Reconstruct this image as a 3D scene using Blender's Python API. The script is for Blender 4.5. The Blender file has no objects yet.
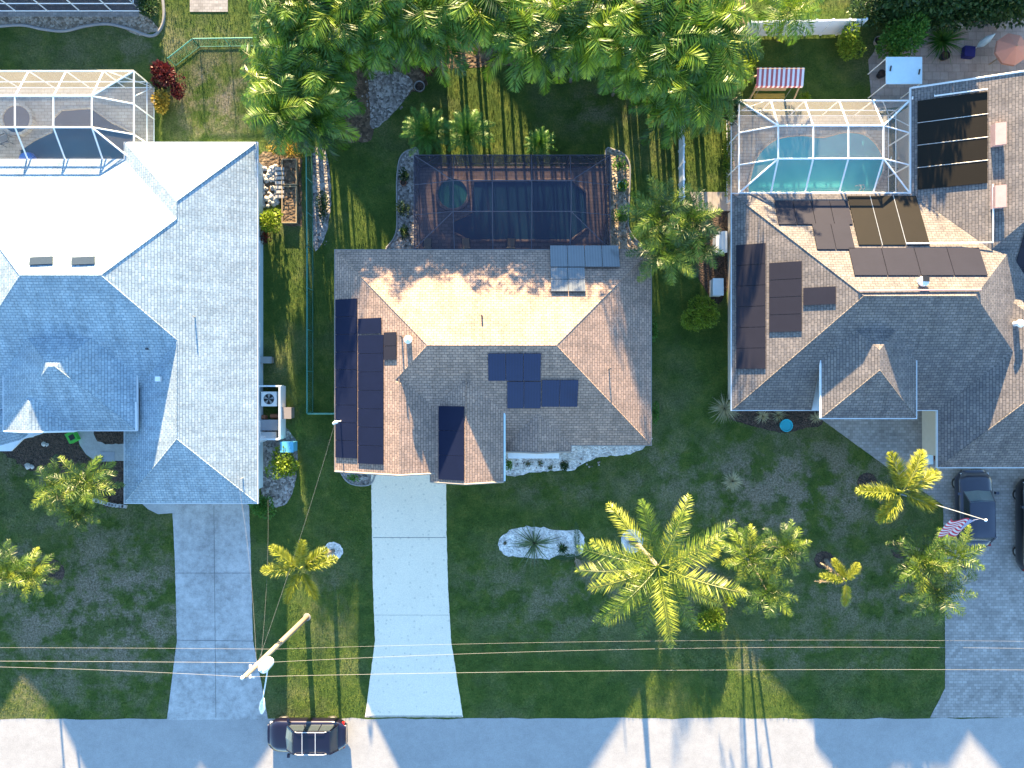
import bpy, bmesh, math, random
from mathutils import Vector, Matrix
R = math.radians
C = bpy.data.collections.new('place'); 
sc = bpy.context.scene
sc.collection.children.link(C)
# ---------------------------------------------------------------- camera, sky, sun, exposure
CAMH = 46.0; F = 736.0
cam = bpy.data.cameras.new('camera'); co = bpy.data.objects.new('camera', cam); C.objects.link(co)
co.location = (0, 0, CAMH); co.rotation_euler = (0, 0, 0)
cam.sensor_width = 36; cam.lens = F/1024*36; cam.clip_end = 2000
sc.camera = co
SUN_EL = 11.0; SUN_AZ = 3.8          # sun stands over the top of the picture, a little to the left
w = bpy.data.worlds.new('World'); sc.world = w; w.use_nodes = True
nt = w.node_tree; bg = nt.nodes['Background']
sky = nt.nodes.new('ShaderNodeTexSky'); sky.sky_type = 'NISHITA'; sky.sun_disc = False
sky.sun_elevation = R(SUN_EL); sky.sun_rotation = R(-SUN_AZ); sky.air_density = 1.0; sky.dust_density = 0.0; sky.ozone_density = 2.6
nt.links.new(sky.outputs[0], bg.inputs[0]); bg.inputs[1].default_value = 0.105
sl = bpy.data.lights.new('sun', 'SUN'); sl.energy = 5.0; sl.angle = R(0.6); sl.color = (1.0, 0.74, 0.42)
so = bpy.data.objects.new('sun', sl); C.objects.link(so)
sd = Vector((math.sin(R(SUN_AZ))*math.cos(R(SUN_EL)), -math.cos(R(SUN_AZ))*math.cos(R(SUN_EL)), -math.sin(R(SUN_EL))))
so.rotation_euler = sd.to_track_quat('-Z', 'Y').to_euler(); so.location = (-3, 60, 30)
sc.view_settings.view_transform = 'Standard'; sc.view_settings.look = 'None'
sc.view_settings.exposure = 3.0; sc.view_settings.gamma = 1.0
random.seed(7)
rnd = random.random
def U(a, b): return a + (b-a)*random.random()
# ---------------------------------------------------------------- helpers
def P(u, v, z=0.0):
    k = (CAMH-z)/F
    return Vector(((u-512)*k, (384-v)*k, z))
def P2(u, v, z=0.0):
    p = P(u, v, z); return (p.x, p.y)
class MB:
    def __init__(s): s.v = []; s.f = []; s.uv = []; s.mi = []; s.col = []; s.c = 0.5; s.smooth = False
    def poly(s, pts, uv=None, mi=0):
        i = len(s.v); s.v += [tuple(p) for p in pts]; s.f.append(tuple(range(i, i+len(pts))))
        s.uv.append(uv if uv else [(p[0], p[1]) for p in pts]); s.mi.append(mi); s.col += [s.c]*len(pts)
    def mesh(s, vs, fs, mi=0):
        i = len(s.v); s.v += [tuple(p) for p in vs]; s.col += [s.c]*len(vs)
        for f in fs:
            s.f.append(tuple(i+k for k in f)); s.uv.append([(vs[k][0], vs[k][1]) for k in f]); s.mi.append(mi)
    def box(s, x0, x1, y0, y1, z0, z1, mi=0):
        s.mesh([(x0,y0,z0),(x1,y0,z0),(x1,y1,z0),(x0,y1,z0),(x0,y0,z1),(x1,y0,z1),(x1,y1,z1),(x0,y1,z1)],
               [(0,3,2,1),(4,5,6,7),(0,1,5,4),(1,2,6,5),(2,3,7,6),(3,0,4,7)], mi)
    def rbox(s, cx, cy, lx, ly, z0, z1, ang=0, mi=0):
        c, n = math.cos(ang), math.sin(ang)
        def q(x, y, z): return (cx+x*c-y*n, cy+x*n+y*c, z)
        a, b = lx/2, ly/2
        s.mesh([q(-a,-b,z0),q(a,-b,z0),q(a,b,z0),q(-a,b,z0),q(-a,-b,z1),q(a,-b,z1),q(a,b,z1),q(-a,b,z1)],
               [(0,3,2,1),(4,5,6,7),(0,1,5,4),(1,2,6,5),(2,3,7,6),(3,0,4,7)], mi)
    def tube(s, pts, r, n=6, cap=True, mi=0):
        pts = [Vector(p) for p in pts]; rs = r if isinstance(r, (list, tuple)) else [r]*len(pts)
        vs = []; fs = []
        for i, p in enumerate(pts):
            d = (pts[min(i+1, len(pts)-1)]-pts[max(i-1, 0)]).normalized()
            a = d.cross(Vector((0,0,1)))
            if a.length < 1e-3: a = Vector((1,0,0))
            a.normalize(); b = d.cross(a)
            for k in range(n):
                t = 2*math.pi*k/n; vs.append(p+(a*math.cos(t)+b*math.sin(t))*rs[i])
        for i in range(len(pts)-1):
            for k in range(n): fs.append((i*n+k, i*n+(k+1)%n, (i+1)*n+(k+1)%n, (i+1)*n+k))
        if cap: fs.append(tuple(range(n))[::-1]); fs.append(tuple((len(pts)-1)*n+k for k in range(n)))
        s.mesh(vs, fs, mi)
    def lathe(s, prof, cx=0, cy=0, n=20, mi=0):
        vs = []; fs = []
        for r, z in prof:
            for k in range(n):
                t = 2*math.pi*k/n; vs.append((cx+r*math.cos(t), cy+r*math.sin(t), z))
        for i in range(len(prof)-1):
            for k in range(n): fs.append((i*n+k, i*n+(k+1)%n, (i+1)*n+(k+1)%n, (i+1)*n+k))
        s.mesh(vs, fs, mi)
    def prism(s, pts, z0, z1, mi=0):
        n = len(pts)
        if area(pts) < 0: pts = pts[::-1]
        s.mesh([(p[0],p[1],z0) for p in pts]+[(p[0],p[1],z1) for p in pts],
               [tuple(range(n))[::-1], tuple(range(n, 2*n))]+[(i,(i+1)%n,n+(i+1)%n,n+i) for i in range(n)], mi)
    def beam(s, a, b, w_=0.08, mi=0):
        s.tube([a, b], w_*0.6, 4, True, mi)
    def build(s, name, mat, parent=None, smooth=None):
        me = bpy.data.meshes.new(name); me.from_pydata(s.v, [], s.f)
        ul = me.uv_layers.new(name='UVMap'); k = 0
        flat = []
        for q in s.uv:
            for a in q: flat += [a[0], a[1]]
        ul.data.foreach_set('uv', flat)
        at = me.attributes.new('tint', 'FLOAT', 'POINT'); at.data.foreach_set('value', s.col)
        mats = mat if isinstance(mat, (list, tuple)) else [mat]
        for m in mats: me.materials.append(m)
        me.polygons.foreach_set('material_index', s.mi)
        if (smooth if smooth is not None else s.smooth): me.polygons.foreach_set('use_smooth', [True]*len(me.polygons))
        me.update()
        o = bpy.data.objects.new(name, me); C.objects.link(o)
        if parent: o.parent = parent
        return o
def area(p): return 0.5*sum(p[i][0]*p[(i+1)%len(p)][1]-p[(i+1)%len(p)][0]*p[i][1] for i in range(len(p)))
def tag(o, label, cat, group=None, kind=None):
    o['label'] = label; o['category'] = cat
    if group: o['group'] = group
    if kind: o['kind'] = kind
    return o
def empty(name, loc, label, cat, group=None, rz=0):
    o = bpy.data.objects.new(name, None); C.objects.link(o); o.location = loc; o.rotation_euler[2] = rz
    o.empty_display_size = 0.3
    return tag(o, label, cat, group)
def struct(o): o['kind'] = 'structure'; return o
def copy_tree(o, parent=None):
    c = o.copy(); C.objects.link(c)
    if parent: c.parent = parent
    for ch in list(o.children): copy_tree(ch, c)
    return c
def smooth_closed(pts, n=6):
    out = []; m = len(pts)
    for i in range(m):
        p0, p1, p2, p3 = [Vector(pts[(i+k-1) % m]) for k in range(4)]
        for j in range(n):
            t = j/n
            out.append(tuple(0.5*((2*p1)+(p2-p0)*t+(2*p0-5*p1+4*p2-p3)*t*t+(3*p1-p0-3*p2+p3)*t**3)))
    return out
def smooth_open(pts, n=6):
    out = []; m = len(pts)
    for i in range(m-1):
        p0, p1, p2, p3 = [Vector(pts[min(max(i+k-1, 0), m-1)]) for k in range(4)]
        for j in range(n):
            t = j/n
            out.append(0.5*((2*p1)+(p2-p0)*t+(2*p0-5*p1+4*p2-p3)*t*t+(3*p1-p0-3*p2+p3)*t**3))
    out.append(Vector(pts[-1])); return out
# ---------------------------------------------------------------- materials
def newmat(name):
    m = bpy.data.materials.new(name); m.use_nodes = True
    return m, m.node_tree, m.node_tree.nodes['Principled BSDF']
def N(t, typ, **k):
    n = t.nodes.new(typ)
    for a, b in k.items(): setattr(n, a, b)
    return n
def ramp(t, stops, interp='LINEAR'):
    r = N(t, 'ShaderNodeValToRGB'); r.color_ramp.interpolation = interp
    e = r.color_ramp.elements
    while len(e) < len(stops): e.new(0.5)
    for i, (p, c) in enumerate(stops):
        e[i].position = p; e[i].color = (c[0], c[1], c[2], 1)
    return r
def noise(t, vec, scale, detail=4, rough=0.6):
    n = N(t, 'ShaderNodeTexNoise'); n.inputs['Scale'].default_value = scale
    n.inputs['Detail'].default_value = detail; n.inputs['Roughness'].default_value = rough
    if vec: t.links.new(vec, n.inputs['Vector'])
    return n
def mix(t, fac, a, b, typ='MIX'):
    m = N(t, 'ShaderNodeMix', data_type='RGBA', blend_type=typ)
    for sock, v in ((m.inputs[0], fac), (m.inputs[6], a), (m.inputs[7], b)):
        if isinstance(v, (int, float)): sock.default_value = v
        elif isinstance(v, tuple): sock.default_value = (v[0], v[1], v[2], 1)
        else: t.links.new(v, sock)
    return m.outputs[2]
def bump(t, b, h, strength=0.5, dist=0.02):
    n = N(t, 'ShaderNodeBump'); n.inputs['Strength'].default_value = strength; n.inputs['Distance'].default_value = dist
    t.links.new(h, n.inputs['Height']); t.links.new(n.outputs[0], b.inputs['Normal'])
def mat_plain(name, col, rough=0.6, metal=0, var=0.15, scale=3, coat=0, fine=40):
    m, t, b = newmat(name)
    tc = N(t, 'ShaderNodeTexCoord'); n1 = noise(t, tc.outputs['Object'], scale); n2 = noise(t, tc.outputs['Object'], fine, 2)
    s = mix(t, 0.5, n1.outputs[0], n2.outputs[0])
    r = ramp(t, [(0.3, tuple(c*(1-var) for c in col)), (0.7, tuple(min(1, c*(1+var)) for c in col))])
    t.links.new(s, r.inputs[0]); t.links.new(r.outputs[0], b.inputs['Base Color'])
    b.inputs['Roughness'].default_value = rough; b.inputs['Metallic'].default_value = metal
    b.inputs['Coat Weight'].default_value = coat
    return m
def mat_shingle(name, c1, c2, cm, stain=0.25):
    m, t, b = newmat(name)
    uv = N(t, 'ShaderNodeUVMap'); 
    br = N(t, 'ShaderNodeTexBrick'); br.offset = 0.5
    t.links.new(uv.outputs[0], br.inputs['Vector'])
    br.inputs['Scale'].default_value = 1.0; br.inputs['Brick Width'].default_value = 0.30; br.inputs['Row Height'].default_value = 0.16
    br.inputs['Mortar Size'].default_value = 0.016; br.inputs['Mortar Smooth'].default_value = 0.3; br.inputs['Bias'].default_value = 0.0
    br.inputs['Color1'].default_value = (*c1, 1); br.inputs['Color2'].default_value = (*c2, 1); br.inputs['Mortar'].default_value = (*cm, 1)
    tc = N(t, 'ShaderNodeTexCoord')
    n1 = noise(t, tc.outputs['Object'], 0.7, 5, 0.65); n2 = noise(t, tc.outputs['Object'], 9, 3)
    r = ramp(t, [(0.3, (1-stain,)*3), (0.65, (1.12, 1.1, 1.08))]); t.links.new(n1.outputs[0], r.inputs[0])
    r2 = ramp(t, [(0.3, (0.82,)*3), (0.7, (1.15,)*3)]); t.links.new(n2.outputs[0], r2.inputs[0])
    c = mix(t, 1.0, br.outputs['Color'], r.outputs[0], 'MULTIPLY'); c = mix(t, 1.0, c, r2.outputs[0], 'MULTIPLY')
    mps = N(t, 'ShaderNodeMapping'); mps.inputs['Scale'].default_value = (2.2, 0.28, 1); t.links.new(uv.outputs[0], mps.inputs[0])
    n3 = noise(t, mps.outputs[0], 1.0, 5, 0.7); r3 = ramp(t, [(0.35, (0.80,)*3), (0.6, (1.06,)*3)]); t.links.new(n3.outputs[0], r3.inputs[0])
    c = mix(t, 1.0, c, r3.outputs[0], 'MULTIPLY')
    t.links.new(c, b.inputs['Base Color']); b.inputs['Roughness'].default_value = 0.9
    # each course steps up towards its lower edge
    sep = N(t, 'ShaderNodeSeparateXYZ'); t.links.new(uv.outputs[0], sep.inputs[0])
    mo = N(t, 'ShaderNodeMath', operation='MODULO'); t.links.new(sep.outputs[1], mo.inputs[0]); mo.inputs[1].default_value = 0.16
    ml = N(t, 'ShaderNodeMath', operation='MULTIPLY'); t.links.new(mo.outputs[0], ml.inputs[0]); ml.inputs[1].default_value = -1.2
    ad = N(t, 'ShaderNodeMath', operation='SUBTRACT'); t.links.new(ml.outputs[0], ad.inputs[0]); t.links.new(br.outputs['Fac'], ad.inputs[1])
    bump(t, b, ad.outputs[0], 0.55, 0.022)
    return m
def mat_ground():
    m, t, b = newmat('grass')
    tc = N(t, 'ShaderNodeTexCoord'); v = tc.outputs['Object']
    n_big = noise(t, v, 0.16, 5, 0.65); n_mid = noise(t, v, 0.9, 6, 0.7); n_f = noise(t, v, 9, 4, 0.75); n_ff = noise(t, v, 42, 3, 0.7)
    g = ramp(t, [(0.34, (0.032, 0.064, 0.014)), (0.5, (0.066, 0.112, 0.021)), (0.66, (0.145, 0.170, 0.036))])
    t.links.new(mix(t, 0.45, n_mid.outputs[0], n_f.outputs[0]), g.inputs[0])
    dry = ramp(t, [(0.36, (0.10, 0.098, 0.055)), (0.64, (0.36, 0.30, 0.22))]); t.links.new(n_f.outputs[0], dry.inputs[0])
    # dry, sandy patches where the real lawns are thin
    mask = None
    for (u, vv, ru, rv, amt) in ((90, 610, 140, 100, 1.3), (790, 490, 130, 60, 1.3), (860, 590, 110, 60, 0.8), (215, 100, 50, 50, 1.0), (700, 560, 45, 90, 0.7), (790, 610, 60, 45, 0.6), (45, 470, 60, 35, .9)
                                , (560, 590, 110, 60, .7), (560, 490, 70, 20, .5), (660, 480, 60, 60, .6), (130, 45, 130, 35, .5), (330, 590, 30, 60, .4), (800, 650, 140, 35, .6), (600, 110, 50, 30, .5), (60, 680, 120, 30, .7)):
        p = P(u, vv); mp = N(t, 'ShaderNodeVectorMath', operation='SUBTRACT'); t.links.new(v, mp.inputs[0]); mp.inputs[1].default_value = p
        sc_ = N(t, 'ShaderNodeVectorMath', operation='MULTIPLY'); t.links.new(mp.outputs[0], sc_.inputs[0]); sc_.inputs[1].default_value = (16/ru, 16/rv, 0)
        ln = N(t, 'ShaderNodeVectorMath', operation='LENGTH'); t.links.new(sc_.outputs[0], ln.inputs[0])
        mr = N(t, 'ShaderNodeMapRange'); t.links.new(ln.outputs['Value'], mr.inputs[0])
        mr.inputs[1].default_value = 1.35; mr.inputs[2].default_value = 0.2; mr.inputs[3].default_value = 0; mr.inputs[4].default_value = amt
        if mask is None: mask = mr.outputs[0]
        else:
            mx = N(t, 'ShaderNodeMath', operation='MAXIMUM'); t.links.new(mask, mx.inputs[0]); t.links.new(mr.outputs[0], mx.inputs[1]); mask = mx.outputs[0]
    n_p = noise(t, v, 0.55, 7, 0.68)
    pr = N(t, 'ShaderNodeMapRange'); t.links.new(n_p.outputs[0], pr.inputs[0]); pr.inputs[1].default_value = 0.43; pr.inputs[2].default_value = 0.58
    mm = N(t, 'ShaderNodeMath', operation='MULTIPLY'); t.links.new(mask, mm.inputs[0]); t.links.new(pr.outputs[0], mm.inputs[1])
    pb = N(t, 'ShaderNodeMapRange'); t.links.new(n_big.outputs[0], pb.inputs[0]); pb.inputs[1].default_value = 0.5; pb.inputs[2].default_value = 0.75; pb.inputs[4].default_value = 0.4
    pm = N(t, 'ShaderNodeMath', operation='MAXIMUM'); t.links.new(mm.outputs[0], pm.inputs[0]); t.links.new(pb.outputs[0], pm.inputs[1])
    c = mix(t, pm.outputs[0], g.outputs[0], dry.outputs[0])
    rf = ramp(t, [(0.35, (0.5,)*3), (0.65, (1.55,)*3)]); t.links.new(n_ff.outputs[0], rf.inputs[0])
    c = mix(t, 1.0, c, rf.outputs[0], 'MULTIPLY')
    t.links.new(c, b.inputs['Base Color']); b.inputs['Roughness'].default_value = 0.95; b.inputs['Specular IOR Level'].default_value = 0.15
    bump(t, b, mix(t, 0.6, n_f.outputs[0], n_ff.outputs[0]), 1.0, 0.10)
    return m
def mat_concrete(name, col, stain, joint=None, var=0.12, speck=0.0):
    m, t, b = newmat(name)
    tc = N(t, 'ShaderNodeTexCoord'); v = tc.outputs['Object']
    n1 = noise(t, v, 0.5, 6, 0.7); n2 = noise(t, v, 14, 4, 0.7); n3 = noise(t, v, 2.4, 5, .7)
    r = ramp(t, [(0.32, tuple(c*(1-stain) for c in col)), (0.6, col)]); t.links.new(mix(t, 0.45, n1.outputs[0], n3.outputs[0]), r.inputs[0])
    r2 = ramp(t, [(0.3, (1-var,)*3), (0.7, (1+var,)*3)]); t.links.new(n2.outputs[0], r2.inputs[0])
    c = mix(t, 1.0, r.outputs[0], r2.outputs[0], 'MULTIPLY')
    if speck:
        vo = N(t, 'ShaderNodeTexVoronoi'); vo.inputs['Scale'].default_value = 2.6; t.links.new(v, vo.inputs['Vector'])
        r3 = ramp(t, [(0.10, (1-speck,)*3), (0.22, (1,)*3)]); t.links.new(vo.outputs['Distance'], r3.inputs[0])
        c = mix(t, 1.0, c, r3.outputs[0], 'MULTIPLY')
    t.links.new(c, b.inputs['Base Color']); b.inputs['Roughness'].default_value = 0.9
    bump(t, b, n2.outputs[0], 0.3, 0.01)
    return m
def mat_paver(name, c1, c2, cm, w_=0.45, h_=0.3, ang=0, worn=0.3):
    m, t, b = newmat(name)
    tc = N(t, 'ShaderNodeTexCoord'); mp = N(t, 'ShaderNodeMapping'); mp.inputs['Rotation'].default_value = (0, 0, ang)
    t.links.new(tc.outputs['Object'], mp.inputs[0])
    br = N(t, 'ShaderNodeTexBrick'); t.links.new(mp.outputs[0], br.inputs['Vector'])
    br.inputs['Scale'].default_value = 1; br.inputs['Brick Width'].default_value = w_; br.inputs['Row Height'].default_value = h_
    br.inputs['Mortar Size'].default_value = 0.012; br.inputs['Color1'].default_value = (*c1, 1); br.inputs['Color2'].default_value = (*c2, 1); br.inputs['Mortar'].default_value = (*cm, 1)
    n1 = noise(t, tc.outputs['Object'], 0.8, 6, 0.7)
    r = ramp(t, [(0.3, (1-worn,)*3), (0.7, (1.2,)*3)]); t.links.new(n1.outputs[0], r.inputs[0])
    c = mix(t, 1.0, br.outputs['Color'], r.outputs[0], 'MULTIPLY')
    t.links.new(c, b.inputs['Base Color']); b.inputs['Roughness'].default_value = 0.85
    return m
def mat_gravel(name, c1, c2, scale=9, c3=None):
    m, t, b = newmat(name)
    tc = N(t, 'ShaderNodeTexCoord'); v = tc.outputs['Object']
    vo = N(t, 'ShaderNodeTexVoronoi'); vo.inputs['Scale'].default_value = scale; t.links.new(v, vo.inputs['Vector'])
    sp = N(t, 'ShaderNodeSeparateColor'); t.links.new(vo.outputs['Color'], sp.inputs[0])
    r = ramp(t, [(0.0, c1), (0.6, c2), (1.0, c3 or c2)]); t.links.new(sp.outputs[0], r.inputs[0])
    n1 = noise(t, v, 1.6, 5); r2 = ramp(t, [(0.3, (0.7,)*3), (0.7, (1.15,)*3)]); t.links.new(n1.outputs[0], r2.inputs[0])
    c = mix(t, 1.0, r.outputs[0], r2.outputs[0], 'MULTIPLY')
    t.links.new(c, b.inputs['Base Color']); b.inputs['Roughness'].default_value = 0.9
    inv = N(t, 'ShaderNodeMath', operation='SUBTRACT'); inv.inputs[0].default_value = 1; t.links.new(vo.outputs['Distance'], inv.inputs[1])
    bump(t, b, inv.outputs[0], 0.9, 0.06)
    return m
def mat_leaf(name, lo, mid, hi, trans=0.3, rough=0.5):
    m, t, b = newmat(name)
    at = N(t, 'ShaderNodeAttribute', attribute_name='tint'); tc = N(t, 'ShaderNodeTexCoord')
    oi = N(t, 'ShaderNodeObjectInfo')
    n1 = noise(t, tc.outputs['Object'], 5, 3)
    a = mix(t, 0.35, at.outputs['Fac'], n1.outputs[0])
    a2 = N(t, 'ShaderNodeMath', operation='MULTIPLY_ADD'); t.links.new(oi.outputs['Random'], a2.inputs[0]); a2.inputs[1].default_value = 0.2
    sub = N(t, 'ShaderNodeMath', operation='SUBTRACT'); t.links.new(a, sub.inputs[0]); sub.inputs[1].default_value = 0.1
    t.links.new(sub.outputs[0], a2.inputs[2])
    r = ramp(t, [(0.1, lo), (0.5, mid), (0.95, hi)]); t.links.new(a2.outputs[0], r.inputs[0])
    t.links.new(r.outputs[0], b.inputs['Base Color']); b.inputs['Roughness'].default_value = rough
    b.inputs['Specular IOR Level'].default_value = 0.35
    tr = N(t, 'ShaderNodeBsdfTranslucent'); t.links.new(r.outputs[0], tr.inputs[0])
    ms = N(t, 'ShaderNodeMixShader'); ms.inputs[0].default_value = trans
    out = t.nodes['Material Output']
    t.links.new(b.outputs[0], ms.inputs[1]); t.links.new(tr.outputs[0], ms.inputs[2]); t.links.new(ms.outputs[0], out.inputs[0])
    return m
def mat_screen(name, col, alpha):
    m, t, b = newmat(name)
    b.inputs['Base Color'].default_value = (*col, 1); b.inputs['Roughness'].default_value = 0.7
    tr = N(t, 'ShaderNodeBsdfTransparent'); ms = N(t, 'ShaderNodeMixShader')
    tc = N(t, 'ShaderNodeTexCoord'); n1 = noise(t, tc.outputs['Object'], 0.6, 3)
    mr = N(t, 'ShaderNodeMapRange'); t.links.new(n1.outputs[0], mr.inputs[0]); mr.inputs[3].default_value = alpha-0.04; mr.inputs[4].default_value = alpha+0.04
    t.links.new(mr.outputs[0], ms.inputs[0])
    t.links.new(tr.outputs[0], ms.inputs[1]); t.links.new(b.outputs[0], ms.inputs[2]); t.links.new(ms.outputs[0], t.nodes['Material Output'].inputs[0])
    return m
def mat_water(name, c1, c2):
    m, t, b = newmat(name)
    tc = N(t, 'ShaderNodeTexCoord'); n1 = noise(t, tc.outputs['Object'], 0.35, 3); n2 = noise(t, tc.outputs['Object'], 5, 3)
    r = ramp(t, [(0.35, c1), (0.65, c2)]); t.links.new(n1.outputs[0], r.inputs[0]); t.links.new(r.outputs[0], b.inputs['Base Color'])
    b.inputs['Roughness'].default_value = 0.06; b.inputs['IOR'].default_value = 1.33
    bump(t, b, n2.outputs[0], 0.15, 0.03)
    return m
def mat_mat(name, col, lines=0.06, rough=0.55, ang=0, sheen=0.0):
    # ribbed pool heating mats / cell panels, stripes run along the panel's own v axis
    m, t, b = newmat(name)
    uv = N(t, 'ShaderNodeUVMap'); wv = N(t, 'ShaderNodeTexWave'); wv.wave_type = 'BANDS'; wv.bands_direction = 'X'
    wv.inputs['Scale'].default_value = 1/lines*0.32; wv.inputs['Distortion'].default_value = 0; t.links.new(uv.outputs[0], wv.inputs[0])
    r = ramp(t, [(0.2, tuple(c*0.82 for c in col)), (0.8, tuple(c*1.15 for c in col))])
    tc = N(t, 'ShaderNodeTexCoord'); n1 = noise(t, tc.outputs['Object'], 1.2, 4)
    t.links.new(mix(t, 0.6, wv.outputs['Fac'], n1.outputs[0]), r.inputs[0]); t.links.new(r.outputs[0], b.inputs['Base Color'])
    b.inputs['Roughness'].default_value = rough
    if rough > .4: b.inputs['Specular IOR Level'].default_value = 0.12
    return m
def mat_stripes(name, cols, period, axis=0):
    m, t, b = newmat(name)
    tc = N(t, 'ShaderNodeUVMap'); sp = N(t, 'ShaderNodeSeparateXYZ'); t.links.new(tc.outputs[0], sp.inputs[0])
    mo = N(t, 'ShaderNodeMath', operation='FRACT'); ml = N(t, 'ShaderNodeMath', operation='MULTIPLY'); t.links.new(sp.outputs[axis], ml.inputs[0]); ml.inputs[1].default_value = 1/period
    t.links.new(ml.outputs[0], mo.inputs[0]); r = ramp(t, [(i/len(cols), c) for i, c in enumerate(cols)], 'CONSTANT')
    t.links.new(mo.outputs[0], r.inputs[0]); t.links.new(r.outputs[0], b.inputs['Base Color']); b.inputs['Roughness'].default_value = 0.8
    return m
M = {}
M['grass'] = mat_ground()
M['road'] = mat_concrete('road_asphalt', (0.34, 0.34, 0.335), 0.22, var=0.12)
M['drive_main'] = mat_concrete('driveway_concrete', (0.84, 0.74, 0.58), 0.08, speck=0.2)
M['drive_left'] = mat_concrete('stained_concrete', (0.47, 0.47, 0.46), 0.6, var=0.12)
M['path'] = mat_concrete('path_concrete', (0.42, 0.43, 0.43), 0.3)
M['joint'] = mat_plain('joint', (0.13, 0.13, 0.13))
M['paver_drive'] = mat_paver('paver_drive', (0.25, 0.235, 0.22), (0.36, 0.34, 0.32), (0.20, 0.19, 0.18), 0.28, 0.18, R(0), 0.3)
M['paver_beige'] = mat_paver('paver_beige', (0.44, 0.36, 0.29), (0.54, 0.46, 0.38), (0.26, 0.2, 0.17), 0.4, 0.2)
M['paver_tan'] = mat_paver('paver_tan', (0.30, 0.25, 0.22), (0.38, 0.33, 0.29), (0.2, 0.16, 0.14), 0.5, 0.5)
M['paver_red'] = mat_paver('paver_red', (0.20, 0.145, 0.13), (0.29, 0.21, 0.19), (0.12, 0.09, 0.085), 0.4, 0.2)
M['gravel_white'] = mat_gravel('gravel_white', (0.46, 0.44, 0.42), (0.70, 0.67, 0.62), 9, (0.82, 0.80, 0.76))
M['gravel_grey'] = mat_gravel('gravel_grey', (0.10, 0.09, 0.085), (0.30, 0.27, 0.25), 8, (0.45, 0.42, 0.4))
M['gravel_tan'] = mat_gravel('gravel_tan', (0.16, 0.12, 0.08), (0.34, 0.27, 0.2), 8, (0.45, 0.38, 0.3))
M['mulch'] = mat_gravel('mulch', (0.02, 0.014, 0.01), (0.06, 0.04, 0.03), 12, (0.10, 0.06, 0.045))
M['soil'] = mat_gravel('soil', (0.06, 0.038, 0.022), (0.13, 0.088, 0.055), 6, (0.2, 0.14, 0.09))
M['sh_main'] = mat_shingle('shingles_tan', (0.38, 0.265, 0.205), (0.26, 0.19, 0.155), (0.12, 0.09, 0.075), 0.16)
M['sh_left'] = mat_shingle('shingles_pale', (0.33, 0.41, 0.46), (0.24, 0.32, 0.375), (0.13, 0.19, 0.245), 0.14)
M['sh_right'] = mat_shingle('shingles_grey', (0.20, 0.178, 0.165), (0.13, 0.12, 0.12), (0.062, 0.06, 0.062), 0.18)
M['fascia'] = mat_plain('white_gutter', (0.62, 0.66, 0.68), 0.5, var=0.08)
M['fascia_tan'] = mat_plain('tan_fascia', (0.24, 0.21, 0.19), 0.5, var=0.08)
M['wall_blue'] = mat_plain('stucco_pale_blue', (0.50, 0.64, 0.70), 0.9, var=0.07)
M['wall_tan'] = mat_plain('stucco_tan', (0.56, 0.5, 0.42), 0.9, var=0.07)
M['glass'] = mat_plain('window_glass', (0.03, 0.04, 0.05), 0.08, var=0.1)
M['windscreen'] = mat_plain('windscreen_sky_glass', (0.10, 0.14, 0.15), 0.05)  # lighter than the other glass: reflected sky put into the colour
M['white'] = mat_plain('white_paint', (0.78, 0.79, 0.78), 0.45, var=0.06)
M['alu_white'] = mat_plain('white_aluminium', (0.74, 0.78, 0.80), 0.4, var=0.04)
M['alu_bronze'] = mat_plain('bronze_aluminium', (0.06, 0.06, 0.085), 0.5)
M['alu_grey'] = mat_plain('grey_aluminium', (0.30, 0.33, 0.37), 0.45)
M['screen_dark'] = mat_screen('screen_dark', (0.014, 0.013, 0.032), 0.56)
M['screen_pale'] = mat_screen('screen_pale', (0.27, 0.265, 0.26), 0.23)
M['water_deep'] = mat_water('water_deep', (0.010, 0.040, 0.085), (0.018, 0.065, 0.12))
M['water_spa'] = mat_water('water_spa', (0.02, 0.12, 0.13), (0.04, 0.18, 0.17))
M['water_teal'] = mat_water('water_teal', (0.05, 0.32, 0.38), (0.09, 0.42, 0.46))
M['mat_navy'] = mat_mat('heating_mat_navy', (0.007, 0.011, 0.032))
M['mat_purple'] = mat_mat('heating_mat_purple', (0.021, 0.021, 0.031))
M['mat_olive'] = mat_mat('heating_mat_olive', (0.013, 0.011, 0.008))
M['pv'] = mat_mat('solar_cells', (0.012, 0.018, 0.055), 0.16, 0.12)
M['pv_sky'] = mat_mat('solar_cells_sky_sheen', (0.11, 0.125, 0.14), 0.16, 0.10)  # same cells as the front ones, sky reflection painted into the base colour
M['pipe'] = mat_plain('pipe_white', (0.75, 0.75, 0.74), 0.4)
M['pipe_dark'] = mat_plain('pipe_dark', (0.05, 0.05, 0.055), 0.5)
M['metal'] = mat_plain('grey_metal', (0.35, 0.36, 0.37), 0.4, 0.5)
M['bark'] = mat_plain('palm_bark', (0.22, 0.19, 0.155), 0.9, var=0.35, scale=6)
M['bark_brown'] = mat_plain('brown_bark', (0.12, 0.085, 0.055), 0.9, var=0.35, scale=6)
M['pole_wood'] = mat_plain('pole_wood', (0.27, 0.21, 0.155), 0.85, var=0.25, scale=2)
M['wood'] = mat_plain('timber', (0.36, 0.27, 0.16), 0.8, var=0.25)
M['wood_grey'] = mat_paver('grey_boards', (0.32, 0.29, 0.26), (0.42, 0.38, 0.34), (0.12, 0.1, 0.09), 3.0, 0.5, R(90))
M['leaf_thicket'] = mat_leaf('thicket_leaf', (0.010, 0.034, 0.004), (0.066, 0.155, 0.010), (0.28, 0.35, 0.016), 0.22, .42)
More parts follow.
